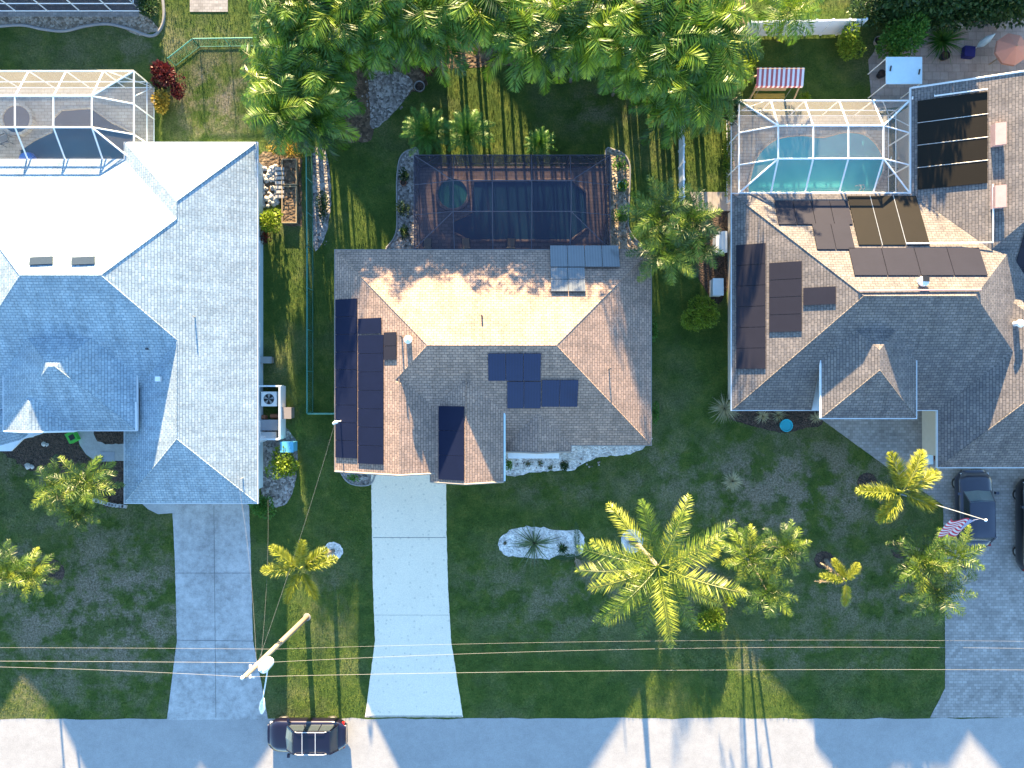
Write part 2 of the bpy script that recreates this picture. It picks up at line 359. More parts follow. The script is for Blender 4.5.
M['leaf_palm'] = mat_leaf('palm_leaf', (0.012, 0.040, 0.008), (0.085, 0.15, 0.012), (0.31, 0.34, 0.04), 0.16, .4)
M['leaf_fox'] = mat_leaf('foxtail_leaf', (0.05, 0.10, 0.012), (0.18, 0.21, 0.020), (0.34, 0.36, 0.045), 0.16)
M['leaf_soft'] = mat_leaf('soft_leaf', (0.035, 0.11, 0.02), (0.075, 0.20, 0.03), (0.15, 0.30, 0.05), 0.35)
M['leaf_lime'] = mat_leaf('lime_leaf', (0.07, 0.14, 0.012), (0.17, 0.26, 0.02), (0.32, 0.36, 0.04), 0.35)
M['leaf_dark'] = mat_leaf('dark_leaf', (0.012, 0.035, 0.012), (0.03, 0.07, 0.02), (0.06, 0.12, 0.03), 0.2)
M['leaf_red'] = mat_leaf('red_leaf', (0.03, 0.006, 0.008), (0.08, 0.012, 0.014), (0.26, 0.03, 0.03), 0.2)
M['leaf_yellow'] = mat_leaf('croton_leaf', (0.15, 0.10, 0.01), (0.32, 0.22, 0.03), (0.45, 0.36, 0.06), 0.2)
M['leaf_straw_sunlit'] = mat_leaf('sunlit_grass_blade', (0.18, 0.18, 0.10), (0.40, 0.37, 0.22), (0.62, 0.54, 0.34), 0.2)  # straw tone, brightened to stand for sun falling on the tufts
M['leaf_yucca'] = mat_leaf('yucca_leaf', (0.05, 0.09, 0.04), (0.12, 0.17, 0.08), (0.24, 0.28, 0.14), 0.2)
M['leaf_brown'] = mat_leaf('dead_leaf', (0.14, 0.10, 0.06), (0.26, 0.20, 0.13), (0.36, 0.29, 0.2), 0.2)
M['chain'] = mat_screen('green_chain_link', (0.02, 0.13, 0.09), 0.38)
M['green_metal'] = mat_plain('green_metal', (0.06, 0.24, 0.19), 0.5)
M['vinyl'] = mat_plain('white_vinyl', (0.72, 0.77, 0.80), 0.5, var=0.05)
M['rubber'] = mat_plain('rubber', (0.02, 0.02, 0.02), 0.8)
M['lamp_red'] = mat_plain('red_lens', (0.35, 0.01, 0.01), 0.2)
M['lamp_clear'] = mat_plain('clear_lens', (0.55, 0.56, 0.58), 0.15)
M['stone'] = mat_plain('pale_stone', (0.42, 0.41, 0.40), 0.9, var=0.3)
M['edging'] = mat_plain('edging_concrete', (0.24, 0.24, 0.24), 0.9, var=0.15)
M['blue_plastic'] = mat_plain('blue_plastic', (0.10, 0.40, 0.60), 0.5)
M['teal_glaze'] = mat_plain('teal_glaze', (0.02, 0.38, 0.46), 0.3)
M['green_plastic'] = mat_plain('green_plastic', (0.06, 0.45, 0.05), 0.5)
M['black'] = mat_plain('black_plastic', (0.015, 0.015, 0.017), 0.6)
M['terracotta'] = mat_plain('terracotta', (0.33, 0.13, 0.07), 0.8)
M['pink_metal'] = mat_plain('pink_skylight', (0.46, 0.29, 0.26), 0.5)
M['umb_pink'] = mat_plain('salmon_canvas', (0.50, 0.24, 0.17), 0.9, var=0.08)
M['umb_blue'] = mat_plain('pale_canvas', (0.55, 0.68, 0.72), 0.9, var=0.08)
M['navy_cloth'] = mat_plain('navy_cloth', (0.02, 0.02, 0.15), 0.9)
M['cushion'] = mat_plain('yellow_cushion', (0.34, 0.25, 0.05), 0.9)
M['awning'] = mat_stripes('striped_canvas', [(0.42, 0.10, 0.11), (0.75, 0.66, 0.66)], 0.28)
def paint(name, col):
    m = mat_plain(name, col, 0.28, 0.35, 0.04, coat=1.0); return m
# ---------------------------------------------------------------- ground, road, driveways, beds
def sheet(name, pts, z, mat, parent=None):
    b = MB()
    if area(pts) < 0: pts = pts[::-1]
    b.poly([(p[0], p[1], z) for p in pts]); return b.build(name, mat, parent)
def ngon_sheet(name, pts, z, mat, rough_edge=0.0, parent=None):
    if rough_edge:
        q = []
        for i in range(len(pts)):
            a = Vector(pts[i]); c = Vector(pts[(i+1) % len(pts)]); n = max(1, int((c-a).length/0.18))
            for j in range(n):
                p = a.lerp(c, j/n); q.append((p.x+U(-1, 1)*rough_edge, p.y+U(-1, 1)*rough_edge))
        pts = q
    return sheet(name, pts, z, mat, parent)
g = MB(); g.poly([(-400,-400,0),(400,-400,0),(400,400,0),(-400,400,0)]); struct(g.build('ground', M['grass']))
# street
rd = [(-300, P(0,721).y)]
for i in range(0, 121): 
    x = -60+i; rd.append((x, P(0, 718).y-0.03+U(-.06, .06)+(0.02*x/30)))
rd += [(300, P(0,717).y), (300, -28.2), (-300, -28.2)]
struct(sheet('road', rd, 0.008, M['road']))
struct(ngon_sheet('driveway', [P2(*q) for q in ((371,470),(446,470),(446.5,532),(448,585),(451,640),(456,672),(463,717),(365,717),(371,672),(375,640),(373,585),(372,532))], 0.016, M['drive_main'], 0.012))
struct(ngon_sheet('driveway', [P2(*q) for q in ((172,500),(249,500),(251,560),(253,640),(261,680),(268,719),(167,720),(173,672),(177,640),(175,560))], 0.016, M['drive_left'], 0.012))
struct(ngon_sheet('driveway', [P2(*q) for q in ((822,412),(822,420),(858,446),(888,468),(918,488),(943,505),(944,560),(945,640),(945,688),(940,698),(930,717.5),(1290,717),(1290,400),(1000,400))], 0.016, M['paver_drive'], 0.012))
j = MB()
def joint(b, a, c, w_=0.03, z=0.021):
    a = P(*a); c = P(*c); d = (c-a).normalized(); n = Vector((-d.y, d.x, 0))*w_/2
    b.poly([(a+n).to_tuple()[:2]+(z,), (a-n).to_tuple()[:2]+(z,), (c-n).to_tuple()[:2]+(z,), (c+n).to_tuple()[:2]+(z,)])
joint(j, (373,537.5), (446,537.5)); joint(j, (374,615), (450,615), .015); joint(j, (366,716), (462,716), .05)
joint(j, (214,505), (216,718)); joint(j, (175,573), (251,573)); joint(j, (177,640), (253,641)); joint(j, (177,672), (262,672), .02)
struct(j.build('driveway_joint', M['joint']))
struct(ngon_sheet('path', [P2(*q) for q in ((74,424),(77,434),(80,445),(86,454),(94,460),(126,461),(126,424))], 0.024, M['path']))
struct(ngon_sheet('path', [P2(*q) for q in ((138,500),(175,500),(175,513),(158,514),(148,509))], 0.020, M['path']))
def bed(name, pts, mat, z=0.012, n=5, rough=0.03, edging=None, eh=0.08):
    pts = smooth_closed([P2(*q) for q in pts], n) if n else [P2(*q) for q in pts]
    struct(ngon_sheet(name, pts, z, mat, rough))
    if edging:
        e = MB(); e.tube([(p[0], p[1], 0.03) for p in pts]+[(pts[0][0], pts[0][1], 0.03)], 0.055, 6)
        o = e.build('bed_edging', M['edging']); struct(o)
bed('gravel_bed', [(498,543),(504,534),(520,527),(540,527),(562,531),(580,531),(584,543),(580,555),(560,556),(545,559),(520,557),(503,554)], M['gravel_white'], rough=.06)
bed('gravel_bed', [(632+11*math.cos(a),541+12*math.sin(a)) for a in [k*math.pi/4 for k in range(8)]], M['gravel_white'])
bed('gravel_bed', [(333+10*math.cos(a),551+9*math.sin(a)) for a in [k*math.pi/4 for k in range(8)]], M['gravel_white'])
bed('gravel_bed', [(500,440),(505,474),(530,473),(560,470),(572,471),(590,460),(610,456),(630,454),(645,446),(640,436)], M['gravel_white'], n=3, rough=.05)
bed('gravel_bed', [(342,465),(343,476),(352,484),(368,485),(374,478),(374,465)], M['gravel_grey'], n=4, edging=1)
bed('gravel_bed', [(418,150),(410,150),(403,154),(399,162),(397,180),(397,205),(397,228),(393,240),(386,250),(400,254),(418,254),(418,220),(418,180)], M['gravel_grey'], n=3, edging=1)
bed('gravel_bed', [(606,150),(614,150),(622,153),(628,160),(630,172),(629,200),(628,225),(634,238),(642,247),(628,252),(606,252),(606,220),(606,180)], M['gravel_tan'], n=3, edging=1)
bed('gravel_bed', [(313,150),(320,148),(326,152),(330,175),(331,205),(327,230),(320,247),(314,250),(313,230),(313,190)], M['gravel_grey'], n=3)
bed('gravel_bed', [(300,40),(300,78),(350,105),(368,118),(374,124),(388,118),(400,104),(412,92),(422,92),(428,84),(422,70),(500,66),(560,66),(650,62),(745,62),(745,-40),(300,-40)], M['soil'], n=0, rough=.05)
bed('gravel_bed', [(352,60),(366,62),(370,110),(371,128),(380,126),(394,112),(406,98),(414,84),(404,74),(385,70)], M['gravel_grey'], z=0.02, n=3)
bed('mulch_bed', [(343,60),(372,60),(374,118),(371,140),(358,142),(346,135)], M['soil'], z=0.016, n=3)
bed('mulch_bed', [(732,405),(730,418),(745,424),(765,429),(785,433),(806,428),(822,424),(824,400)], M['mulch'], n=3)
bed('mulch_bed', [(0,425),(0,452),(30,470),(60,480),(80,490),(100,506),(126,508),(126,460),(92,460),(78,445),(76,425)], M['mulch'], n=0, rough=.1)
bed('mulch_bed', [(93,424),(94,434),(98,441),(106,444),(126,444),(126,424)], M['mulch'], z=0.030, n=0)
for (u, v, r) in ((867,482,10),(824,560,10),(900,550,9),(745,548,6),(50,572,15)):
    bed('mulch_bed', [(u+r*math.cos(a), v+r*.9*math.sin(a)) for a in [k*math.pi/4 for k in range(8)]], M['mulch'])
bed('mulch_bed', [(262,425),(262,500),(285,505),(296,480),(296,440),(280,425)], M['gravel_grey'], n=2)
bed('soil_bed', [(252,160),(262,152),(300,154),(302,160),(302,226),(284,226),(282,205),(256,205)], M['soil'], n=0, rough=.06)
bed('gravel_bed', [(-60,13),(140,13),(150,18),(160,30),(140,36),(120,27),(105,24),(60,30),(25,26),(-60,28)], M['gravel_tan'], n=0, rough=.05)
e = MB(); pts = smooth_open([P(*q, z=0.04) for q in ((-60,30),(-20,28),(20,25),(42,29),(64,31),(86,26),(108,24),(130,29),(150,36),(160,30),(164,14),(160,-20))], 8)
e.tube(pts, 0.10, 6); struct(e.build('bed_edging', M['edging'], smooth=True))
struct(ngon_sheet('patio', [P2(*q) for q in ((190,-30),(228,-30),(228,12),(190,12))], 0.03, M['paver_drive']))
struct(ngon_sheet('patio', [P2(*q) for q in ((868,60),(880,44),(905,40),(950,20),(1100,14),(1100,120),(908,120),(908,106),(872,110))], 0.02, M['paver_tan'], 0.01))
struct(ngon_sheet('path', [P2(*q) for q in ((690,192),(730,192),(730,211),(696,211))], 0.02, M['wood_grey']))
bed('gravel_bed', [(715,212),(735,212),(735,260),(722,300),(712,300),(690,262),(688,240),(700,225)], M['mulch'], n=3)
# ---------------------------------------------------------------- roof builder
def clip(poly, f, eps=1e-9):
    a, b, c = f; out = []
    for i in range(len(poly)):
        p, q = poly[i], poly[(i+1) % len(poly)]
        dp = a*p[0]+b*p[1]+c; dq = a*q[0]+b*q[1]+c
        if dp >= -eps: out.append(p)
        if (dp > eps and dq < -eps) or (dp < -eps and dq > eps):
            t = dp/(dp-dq); out.append((p[0]+(q[0]-p[0])*t, p[1]+(q[1]-p[1])*t))
    if len(out) < 3 or abs(area(out)) < 1e-4: return []
    return out
neg = lambda f: (-f[0], -f[1], -f[2])
sub = lambda f, g_: (f[0]-g_[0], f[1]-g_[1], f[2]-g_[2])
class Roof:
    def __init__(s): s.secs = []
    def add(s, pts, z, pitch, gables=()):
        if area(pts) < 0: pts = pts[::-1]
        ed = []; 
        for i in range(len(pts)):
            p, q = pts[i], pts[(i+1) % len(pts)]; L = math.hypot(q[0]-p[0], q[1]-p[1])
            nx, ny = -(q[1]-p[1])/L, (q[0]-p[0])/L
            ed.append((nx, ny, -(nx*p[0]+ny*p[1])))
        side = []
        for (nx, ny, c) in ed:     # which compass side does the edge face (outward)
            side.append('N' if ny < -.9 else 'S' if ny > .9 else 'E' if nx < -.9 else 'W' if nx > .9 else 'D')
        pl = [None if sd_ in gables else (e_[0]*pitch, e_[1]*pitch, e_[2]*pitch+z) for e_, sd_ in zip(ed, side)]
        s.secs.append(dict(pts=pts, ed=ed, pl=pl, z=z, pitch=pitch, side=side))
    def rect(s, x0, x1, y0, y1, z=2.7, pitch=0.46, gables=()):
        s.add([(x0,y0),(x1,y0),(x1,y1),(x0,y1)], z, pitch, gables)
    def h(s, x, y, sec=None):
        best = -1; bp = None
        for k, q in enumerate(s.secs):
            if sec is not None and k != sec: continue
            if sec is None and any(e_[0]*x+e_[1]*y+e_[2] < -1e-6 for e_ in q['ed']): continue
            m = min(((p[0]*x+p[1]*y+p[2]), i) for i, p in enumerate(q['pl']) if p)
            if m[0] > best: best = m[0]; bp = q['pl'][m[1]]
        return best, bp
    def at(s, u, v):          # point where the view of this spot of the roof lies, by bisection down the ray
        lo, hi = 2.0, 9.0
        for _ in range(40):
            z = (lo+hi)/2; p = P(u, v, z); h_, _p = s.h(p.x, p.y)
            if h_ > z: lo = z
            else: hi = z
        p = P(u, v, lo); return p, s.h(p.x, p.y)[1]
    def on_plane(s, u, v, pl):
        # z = a x + b y + c with x = (u-512)k(z)...
        a, b, c = pl; X = (u-512)/F; Y = (384-v)/F
        z = (a*X*CAMH+b*Y*CAMH+c)/(1+a*X+b*Y); return P(u, v, z)
    def build(s, mat, parent):
        b = MB()
        for si, q in enumerate(s.secs):
            for i, pl in enumerate(q['pl']):
                if not pl: continue
                polys = [list(q['pts'])]
                for jx, p2 in enumerate(q['pl']):
                    if p2 and jx != i: polys = [c for c in (clip(pp, sub(p2, pl)) for pp in polys) if c]
                for ti, t in enumerate(s.secs):
                    if ti == si or not polys: continue
                    e_ = 1e-4 if ti < si else -1e-4
                    H = list(t['ed'])+[(sub(p2, pl)[0], sub(p2, pl)[1], sub(p2, pl)[2]+e_) for p2 in t['pl'] if p2]
                    new = []
                    for pp in polys:
                        rest = pp
                        for f in H:
                            if not rest: break
                            o = clip(rest, neg(f))
                            if o: new.append(o)
                            rest = clip(rest, f)
                    polys = new
                nx, ny, c = q['ed'][i]; cs = math.sqrt(1+q['pitch']**2)
                for pp in polys:
                    vs = [(p[0], p[1], pl[0]*p[0]+pl[1]*p[1]+pl[2]) for p in pp]
                    uv = [(p[0]*ny-p[1]*nx+si*.1, (nx*p[0]+ny*p[1]+c)*cs) for p in pp]
                    b.poly(vs, uv)
        return b.build('roof', mat, parent)
    def caps(s, mat, parent, lines):
        b = MB()
        for a, c in lines: b.tube([a, c], 0.07, 6)
        return b.build('ridge_cap', mat, parent)
    def walls(s, wmat, fmat, parent, inset=0.55):
        w_ = MB(); f = MB()
        for k, q in enumerate(s.secs):
            out = 0.05+0.004*k
            def off(d):
                n = len(q['pts']); r = []
                for i in range(n):
                    (a1, b1, c1) = q['ed'][i-1]; (a2, b2, c2) = q['ed'][i]; c1 += d; c2 += d
                    det = a1*b2-a2*b1; r.append(((b1*c2-b2*c1)/det, (a2*c1-a1*c2)/det))
                return r
            f.prism(off(out), q['z']-0.17+0.003*k, q['z']-0.02-0.002*k)
            w_.prism(off(-(inset+0.006*k)), 0, q['z']-0.05-0.003*k)
            for i, pl in enumerate(q['pl']):
                if pl is None:
                    p, r_ = q['pts'][i], q['pts'][(i+1) % len(q['pts'])]; top = []
                    for t in range(0, 21):
                        x = p[0]+(r_[0]-p[0])*t/20; y = p[1]+(r_[1]-p[1])*t/20
                        top.append((x, y, s.h(x, y, k)[0]-0.01))
                    w_.poly([(p[0], p[1], q['z']-.1)]+[(r_[0], r_[1], q['z']-.1)]+top[::-1])
                    nx, ny, c = q['ed'][i]
                    f.tube([Vector(a)-Vector((nx, ny, 0))*0.02 for a in top], 0.06, 4)
        w_.build('wall', wmat, parent); f.build('fascia', fmat, parent)
def panels(roof, house, name, uv0, uv1, nx, ny, mat, label=None, gap=0.03, lift=0.07, frame=None, probe=None, thick=0.04):
    """array of panels lying on the roof plane between two opposite corners"""
    (u0, v0), (u1, v1) = uv0, uv1
    pr = probe or ((u0+u1)/2, (v0+v1)/2); _, pl = roof.at(*pr)
    arr = bpy.data.objects.new(name, None); C.objects.link(arr); arr.parent = house
    if label: arr['label'] = label
    q = [roof.on_plane(u, v, pl) for u, v in ((u0,v0),(u1,v0),(u1,v1),(u0,v1))]
    # square it up in plan
    x0 = (q[0].x+q[3].x)/2; x1 = (q[1].x+q[2].x)/2; y0 = (q[2].y+q[3].y)/2; y1 = (q[0].y+q[1].y)/2
    nrm = Vector((-pl[0], -pl[1], 1)).normalized()
    def pt(x, y, l): return Vector((x, y, pl[0]*x+pl[1]*y+pl[2]))+nrm*l
    hz = house.location
    for i in range(nx):
        for k in range(ny):
            a0 = x0+(x1-x0)*i/nx+gap/2; a1 = x0+(x1-x0)*(i+1)/nx-gap/2
            b0 = y0+(y1-y0)*k/ny+gap/2; b1 = y0+(y1-y0)*(k+1)/ny-gap/2
            m = MB(); lo = [pt(a0,b0,lift-thick),pt(a1,b0,lift-thick),pt(a1,b1,lift-thick),pt(a0,b1,lift-thick)]; hi = [pt(a0,b0,lift),pt(a1,b0,lift),pt(a1,b1,lift),pt(a0,b1,lift)]
            m.mesh([p-hz for p in lo+hi], [(0,3,2,1),(4,5,6,7),(0,1,5,4),(1,2,6,5),(2,3,7,6),(3,0,4,7)])
            m.build('panel', mat, arr)
    if frame:
        for i in range(1, nx if frame == 'v' else 1):
            m = MB(); x = x0+(x1-x0)*i/nx; m.tube([pt(x,y0,lift)-hz, pt(x,y1,lift)-hz], 0.022, 4); m.build('pipe', M['metal'], arr)
        for k in range(1, ny if frame == 'h' else 1):
            m = MB(); y = y0+(y1-y0)*k/ny; m.tube([pt(x0,y,lift)-hz, pt(x1,y,lift)-hz], 0.022, 4); m.build('pipe', M['metal'], arr)
    return arr
def on(roof, house, name, u, v, fn, mat):
    p, pl = roof.at(u, v); m = MB(); fn(m, p); return m.build(name, mat, house)
def vent(roof, house, u, v, h=0.4, r=0.05, mat=None):
    on(roof, house, 'vent_pipe', u, v, lambda m, p: m.tube([(p.x,p.y,p.z-.1),(p.x,p.y,p.z+h)], r, 8), mat or M['pipe_dark'])
def hwindow(parent, x, y, nrm, w_=1.4, z0=0.95, z1=2.15, door=False):
    """window on a wall; nrm 'N','S','E','W'"""
    f = MB(); g_ = MB(); d = 0.05
    def bx(b, a0, a1, zz0, zz1, t0, t1):
        if nrm == 'S': b.box(x+a0, x+a1, y-t1, y-t0, zz0, zz1)
        if nrm == 'N': b.box(x+a0, x+a1, y+t0, y+t1, zz0, zz1)
        if nrm == 'E': b.box(x+t0, x+t1, y+a0, y+a1, zz0, zz1)
        if nrm == 'W': b.box(x-t1, x-t0, y+a0, y+a1, zz0, zz1)
    h_ = w_/2
    bx(f, -h_-.07, -h_, z0, z1, .0, d); bx(f, h_, h_+.07, z0, z1, 0, d); bx(f, -h_-.07, h_+.07, z1, z1+.07, 0, d); bx(f, -h_-.1, h_+.1, z0-.07, z0, 0, d+.05); bx(f, -.02, .02, z0, z1, 0, d-.01)
    bx(g_, -h_, h_, z0, z1, 0, .02)
    o = f.build('door' if door else 'window', M['white'], parent); g_.build('pane', M['glass'], o)
# ---------------------------------------------------------------- main house (centre)
mh = empty('house', (0,0,0), 'centre house with tan shingled hip roof and black mats on its left slope', 'house')
mr = Roof()
mr.rect(-10.41, 8.18, -3.59, 7.88)
mr.rect(-10.41, -2.3, -5.12, 4.0, gables=('S',))
mr.rect(-4.68, -0.50, -5.62, 2.0, z=3.6, gables=('S',))
mr.rect(-0.42, 3.45, -3.95, 1.5, gables=('S',))
mr.build(M['sh_main'], mh)
mr.walls(M['wall_tan'], M['fascia_tan'], mh)
m = MB(); m.box(-6.9-1.9, -6.9+3.0, -4.62, -4.56, 0.02, 2.3)
gd = m.build('garage_door', M['white'], mh)
for zz in (0.6, 1.17, 1.74):
    m = MB(); m.box(-8.75, -3.95, -4.64, -4.615, zz, zz+.03); m.build('door_groove', M['joint'], gd)
for x in (4.4, 6.3): hwindow(mh, x, -3.03, 'S')
hwindow(mh, 7.65, 2.0, 'E'); hwindow(mh, 7.65, -1.0, 'E'); hwindow(mh, -9.87, 3, 'W'); hwindow(mh, 0, 7.33, 'N', 2.4, .1, 2.1)
# front porch fascia beam with two posts
m = MB(); a = P(508, 455, 2.8); c = P(559, 458, 2.8); m.box(a.x, c.x, -4.38, -4.03, 2.45, 2.72); pb = m.build('porch_beam', M['white'], mh)
for x in (a.x+.15, c.x-.15):
    m = MB(); m.box(x-.12, x+.12, -4.32, -4.09, 0, 2.44); m.build('porch_post', M['white'], mh)
m = MB(); m.tube([(-0.44, -5.6, 3.52), (-0.44, -1.6, 3.52)], 0.07, 6); m.build('gutter', M['wall_blue'], mh)
m = MB()   # hip and ridge caps
zr = 5.34
for a, c in (((-10.3,7.77,2.76),(-4.68,2.145,zr)), ((8.07,7.77,2.76),(2.45,2.145,zr)), ((8.07,-3.48,2.76),(2.45,2.145,zr)), ((-4.68,2.145,zr),(2.45,2.145,zr)), ((-4.68,2.145,zr),(-6.36,.46,4.56)), ((-6.36,.3,4.57),(-6.36,-5.1,4.57)), ((-2.59,0.2,4.575),(-2.59,-5.6,4.575))):
    m.tube([(a[0],a[1],a[2]-.02), (c[0],c[1],c[2]-.02)], 0.035, 4)
m.build('ridge_cap', M['sh_main'], mh)
panels(mr, mh, 'solar_array', (336,299), (357.5,458), 1, 9, M['mat_navy'], 'long outer column of black heating mats on the left slope', gap=.02)
panels(mr, mh, 'solar_array', (358.5,335), (384,464), 1, 7, M['mat_navy'], 'inner column of black heating mats on the left slope', gap=.02)
panels(mr, mh, 'solar_array', (358.5,318), (382,334), 1, 1, M['mat_navy'])
panels(mr, mh, 'solar_array', (384,332), (397,360), 1, 2, M['mat_purple'], 'small plum coloured pair of mats beside the black ones')
panels(mr, mh, 'solar_array', (439,406), (464.5,480), 1, 3, M['mat_navy'], 'black mats on the garage gable', probe=(455,460), gap=.015)
panels(mr, mh, 'solar_array', (488,353), (541,380.5), 3, 1, M['pv'], 'dark blue panels on the front slope')
panels(mr, mh, 'solar_array', (507,381), (541,408), 2, 1, M['pv'])
panels(mr, mh, 'solar_array', (541.5,379.5), (578,406.5), 2, 1, M['pv'])
panels(mr, mh, 'solar_array', (550,247), (619,268.5), 4, 1, M['pv_sky'], 'glossy panels with sky sheen in their colour on the rear slope by the pool', lift=.18, thick=.05)
panels(mr, mh, 'solar_array', (550.5,269), (585,293), 2, 2, M['pv_sky'], lift=.18, thick=.05)
vent(mr, mh, 482, 316); vent(mr, mh, 609, 369, .7, .04); vent(mr, mh, 402, 337, .6, .05)
on(mr, mh, 'roof_vent', 409, 340, lambda m, p: (m.lathe([(.16,p.z-.1),(.16,p.z+.35),(.24,p.z+.38),(.22,p.z+.5),(.001,p.z+.55)], p.x, p.y, 12)), M['pipe'])
on(mr, mh, 'service_mast', 341, 421, lambda m, p: (m.tube([(p.x,p.y,p.z-.3),(p.x,p.y,p.z+.9)], .04, 8), m.tube([(p.x,p.y,p.z+.9),(p.x-.15,p.y-.05,p.z+.98),(p.x-.22,p.y-.1,p.z+.85)], .09, 8)), M['pipe'])
# ---------------------------------------------------------------- left house
lh = empty('house', (0,0,0), 'left house with pale grey roof whose front slopes look blue, beside the stained driveway', 'house')
lr = Roof()
lr.rect(-34.0, -15.0, -1.4, 13.2)
lr.rect(-22.8, -15.0, -7.0, 14.2)
lr.rect(-39.0, -31.6, -4.6, 6.0)
lr.rect(-29.3, -21.65, -2.66, 4.6, z=3.6)
lr.rect(-29.25, -25.2, -2.70, 1.0, gables=('S',), z=3.605)
lr.add([P2(-60,450,2.5), P2(10,450,2.5), P2(22,438,2.5), P2(40,433,2.5), P2(40,405,2.5), P2(-60,405,2.5)], 2.5, 0.35)
lr.build(M['sh_left'], lh); lr.walls(M['wall_blue'], M['fascia'], lh)
m = MB()
for a, c in (((-15.1,14.1,2.76),(-18.9,10.3,4.50)), ((-18.9,10.3,4.51),(-18.9,9.4,4.51)), ((-18.9,9.3,4.50),(-22.3,5.9,6.06)), ((-26.7,5.9,6.07),(-22.3,5.9,6.07)), ((-22.3,5.9,6.06),(-18.9,2.5,4.51)), ((-18.9,2.4,4.51),(-18.9,-3.1,4.51)), ((-18.9,-3.1,4.50),(-15.1,-6.9,2.76)), ((-18.9,-3.1,4.50),(-22.7,-6.9,2.76)), ((-25.47,1.16,5.37),(-21.75,-2.56,3.66)), ((-26.7,5.9,6.06),(-33.9,-1.3,2.76)), ((-26.7,5.9,6.06),(-33.9,13.1,2.76))):
    m.tube([a, c], 0.03, 4)
m.build('ridge_cap', M['sh_left'], lh)
for u in (31, 73):
    def sky_(m, p, u=u):
        q = [lr.on_plane(a, b, pl_) for a, b in ((u,257.5),(u+22,256.5),(u+22,264),(u-1,265))]
    _, pl_ = lr.at(u+11, 260); q = [lr.on_plane(a, b, pl_)+Vector((0,0,.09)) for a, b in ((u,257.5),(u+22,256.5),(u+22,264),(u-1,265))]
    m = MB(); m.mesh([p-Vector((0,0,.2)) for p in q]+q, [(3,2,1,0),(4,5,6,7)][::-1]+[(0,1,5,4),(1,2,6,5),(2,3,7,6),(3,0,4,7)])
    o = m.build('skylight', M['glass'], lh)
vent(lr, lh, 195, 317, .35, .035, M['metal']); vent(lr, lh, 243, 478, .5, .035, M['metal']); vent(lr, lh, 148, 349, .25)
on(lr, lh, 'roof_vent', 160, 379, lambda m, p: m.box(p.x-.14, p.x+.14, p.y-.14, p.y+.14, p.z-.2, p.z+.3), M['white'])
m = MB(); m.tube([P(136,402,3.6), P(136.5,430,3.6)], .07, 6); m.build('gutter', M['fascia'], lh)
for y in (8, 3, -3): hwindow(lh, -15.53, y, 'E', 1.3)
m = MB(); m.box(-21.6, -16.6, -6.50, -6.43, 0.02, 2.3); m.build('garage_door', M['white'], lh)
hwindow(lh, -24.5, -2.2, 'S', 1.0, .05, 2.1, True)
# ---------------------------------------------------------------- right house
rh = empty('house', (0,0,0), 'right house with dark grey brown roof covered in solar mats, beside the paver driveway', 'house')
rr = Roof()
rr.rect(12.94, 31.8, -1.53, 11.2)
rr.rect(25.06, 35.0, -4.9, 8.0)
rr.rect(17.63, 23.05, -1.94, 4.6, z=4.05)
rr.rect(23.5, 36.5, 4.0, 17.4, gables=('N',))
rr.build(M['sh_right'], rh); rr.walls(M['wall_tan'], M['fascia'], rh)
m = MB()
zr = 2.7+.46*12.73/2
for a, c in (((13.05,11.1,2.76),(19.3,4.835,zr)), ((19.3,4.835,zr+.01),(25.4,4.835,zr+.01)), ((13.05,-1.42,2.76),(19.3,4.835,zr)), ((17.73,-1.84,4.1),(20.34,.77,5.3)), ((22.95,-1.84,4.1),(20.34,.77,5.3)), ((25.2,-4.8,2.76),(30.0,.07,4.99))):
    m.tube([a, c], 0.03, 4)
m.build('ridge_cap', M['sh_right'], rh)
panels(rr, rh, 'solar_array', (736,244), (766,369), 1, 6, M['mat_purple'], 'tall outer column of plum mats on the left slope')
panels(rr, rh, 'solar_array', (769,262), (802,332), 1, 4, M['mat_purple'], 'inner column of plum mats on the left slope')
panels(rr, rh, 'solar_array', (803,287), (836,305), 1, 1, M['mat_purple'])
panels(rr, rh, 'solar_array', (776,201), (850,225), 4, 1, M['mat_purple'], 'plum mats nearest the pool screen')
panels(rr, rh, 'solar_array', (814,224), (852,250), 2, 1, M['mat_purple'])
panels(rr, rh, 'solar_array', (852,196), (923,246), 3, 1, M['mat_olive'], 'olive brown mats behind the pool screen', frame='v', gap=.08)
panels(rr, rh, 'solar_array', (851,248), (983,276), 4, 1, M['mat_purple'], 'wide low row of plum mats under the ridge')
panels(rr, rh, 'solar_array', (917,96), (988,187), 1, 4, M['mat_olive'], 'four rows of olive brown mats on the rear wing', frame='h', gap=.06)
panels(rr, rh, 'solar_array', (1020,200), (1040,290), 1, 4, M['mat_purple'], probe=(1016,240))
on(rr, rh, 'attic_fan', 921, 282, lambda m, p: (m.lathe([(.22,p.z-.1),(.22,p.z+.2),(.30,p.z+.22),(.27,p.z+.36),(.001,p.z+.39)], p.x, p.y, 12)), M['pipe'])
on(rr, rh, 'fan_panel', 921, 280, lambda m, p: m.box(p.x-.14, p.x+.22, p.y-.14, p.y+.16, p.z+.40, p.z+.46), M['black'])
on(rr, rh, 'roof_vent', 1015, 324, lambda m, p: (m.lathe([(.14,p.z-.1),(.14,p.z+.4),(.24,p.z+.44),(.2,p.z+.55),(.001,p.z+.58)], p.x, p.y, 10)), M['pipe'])
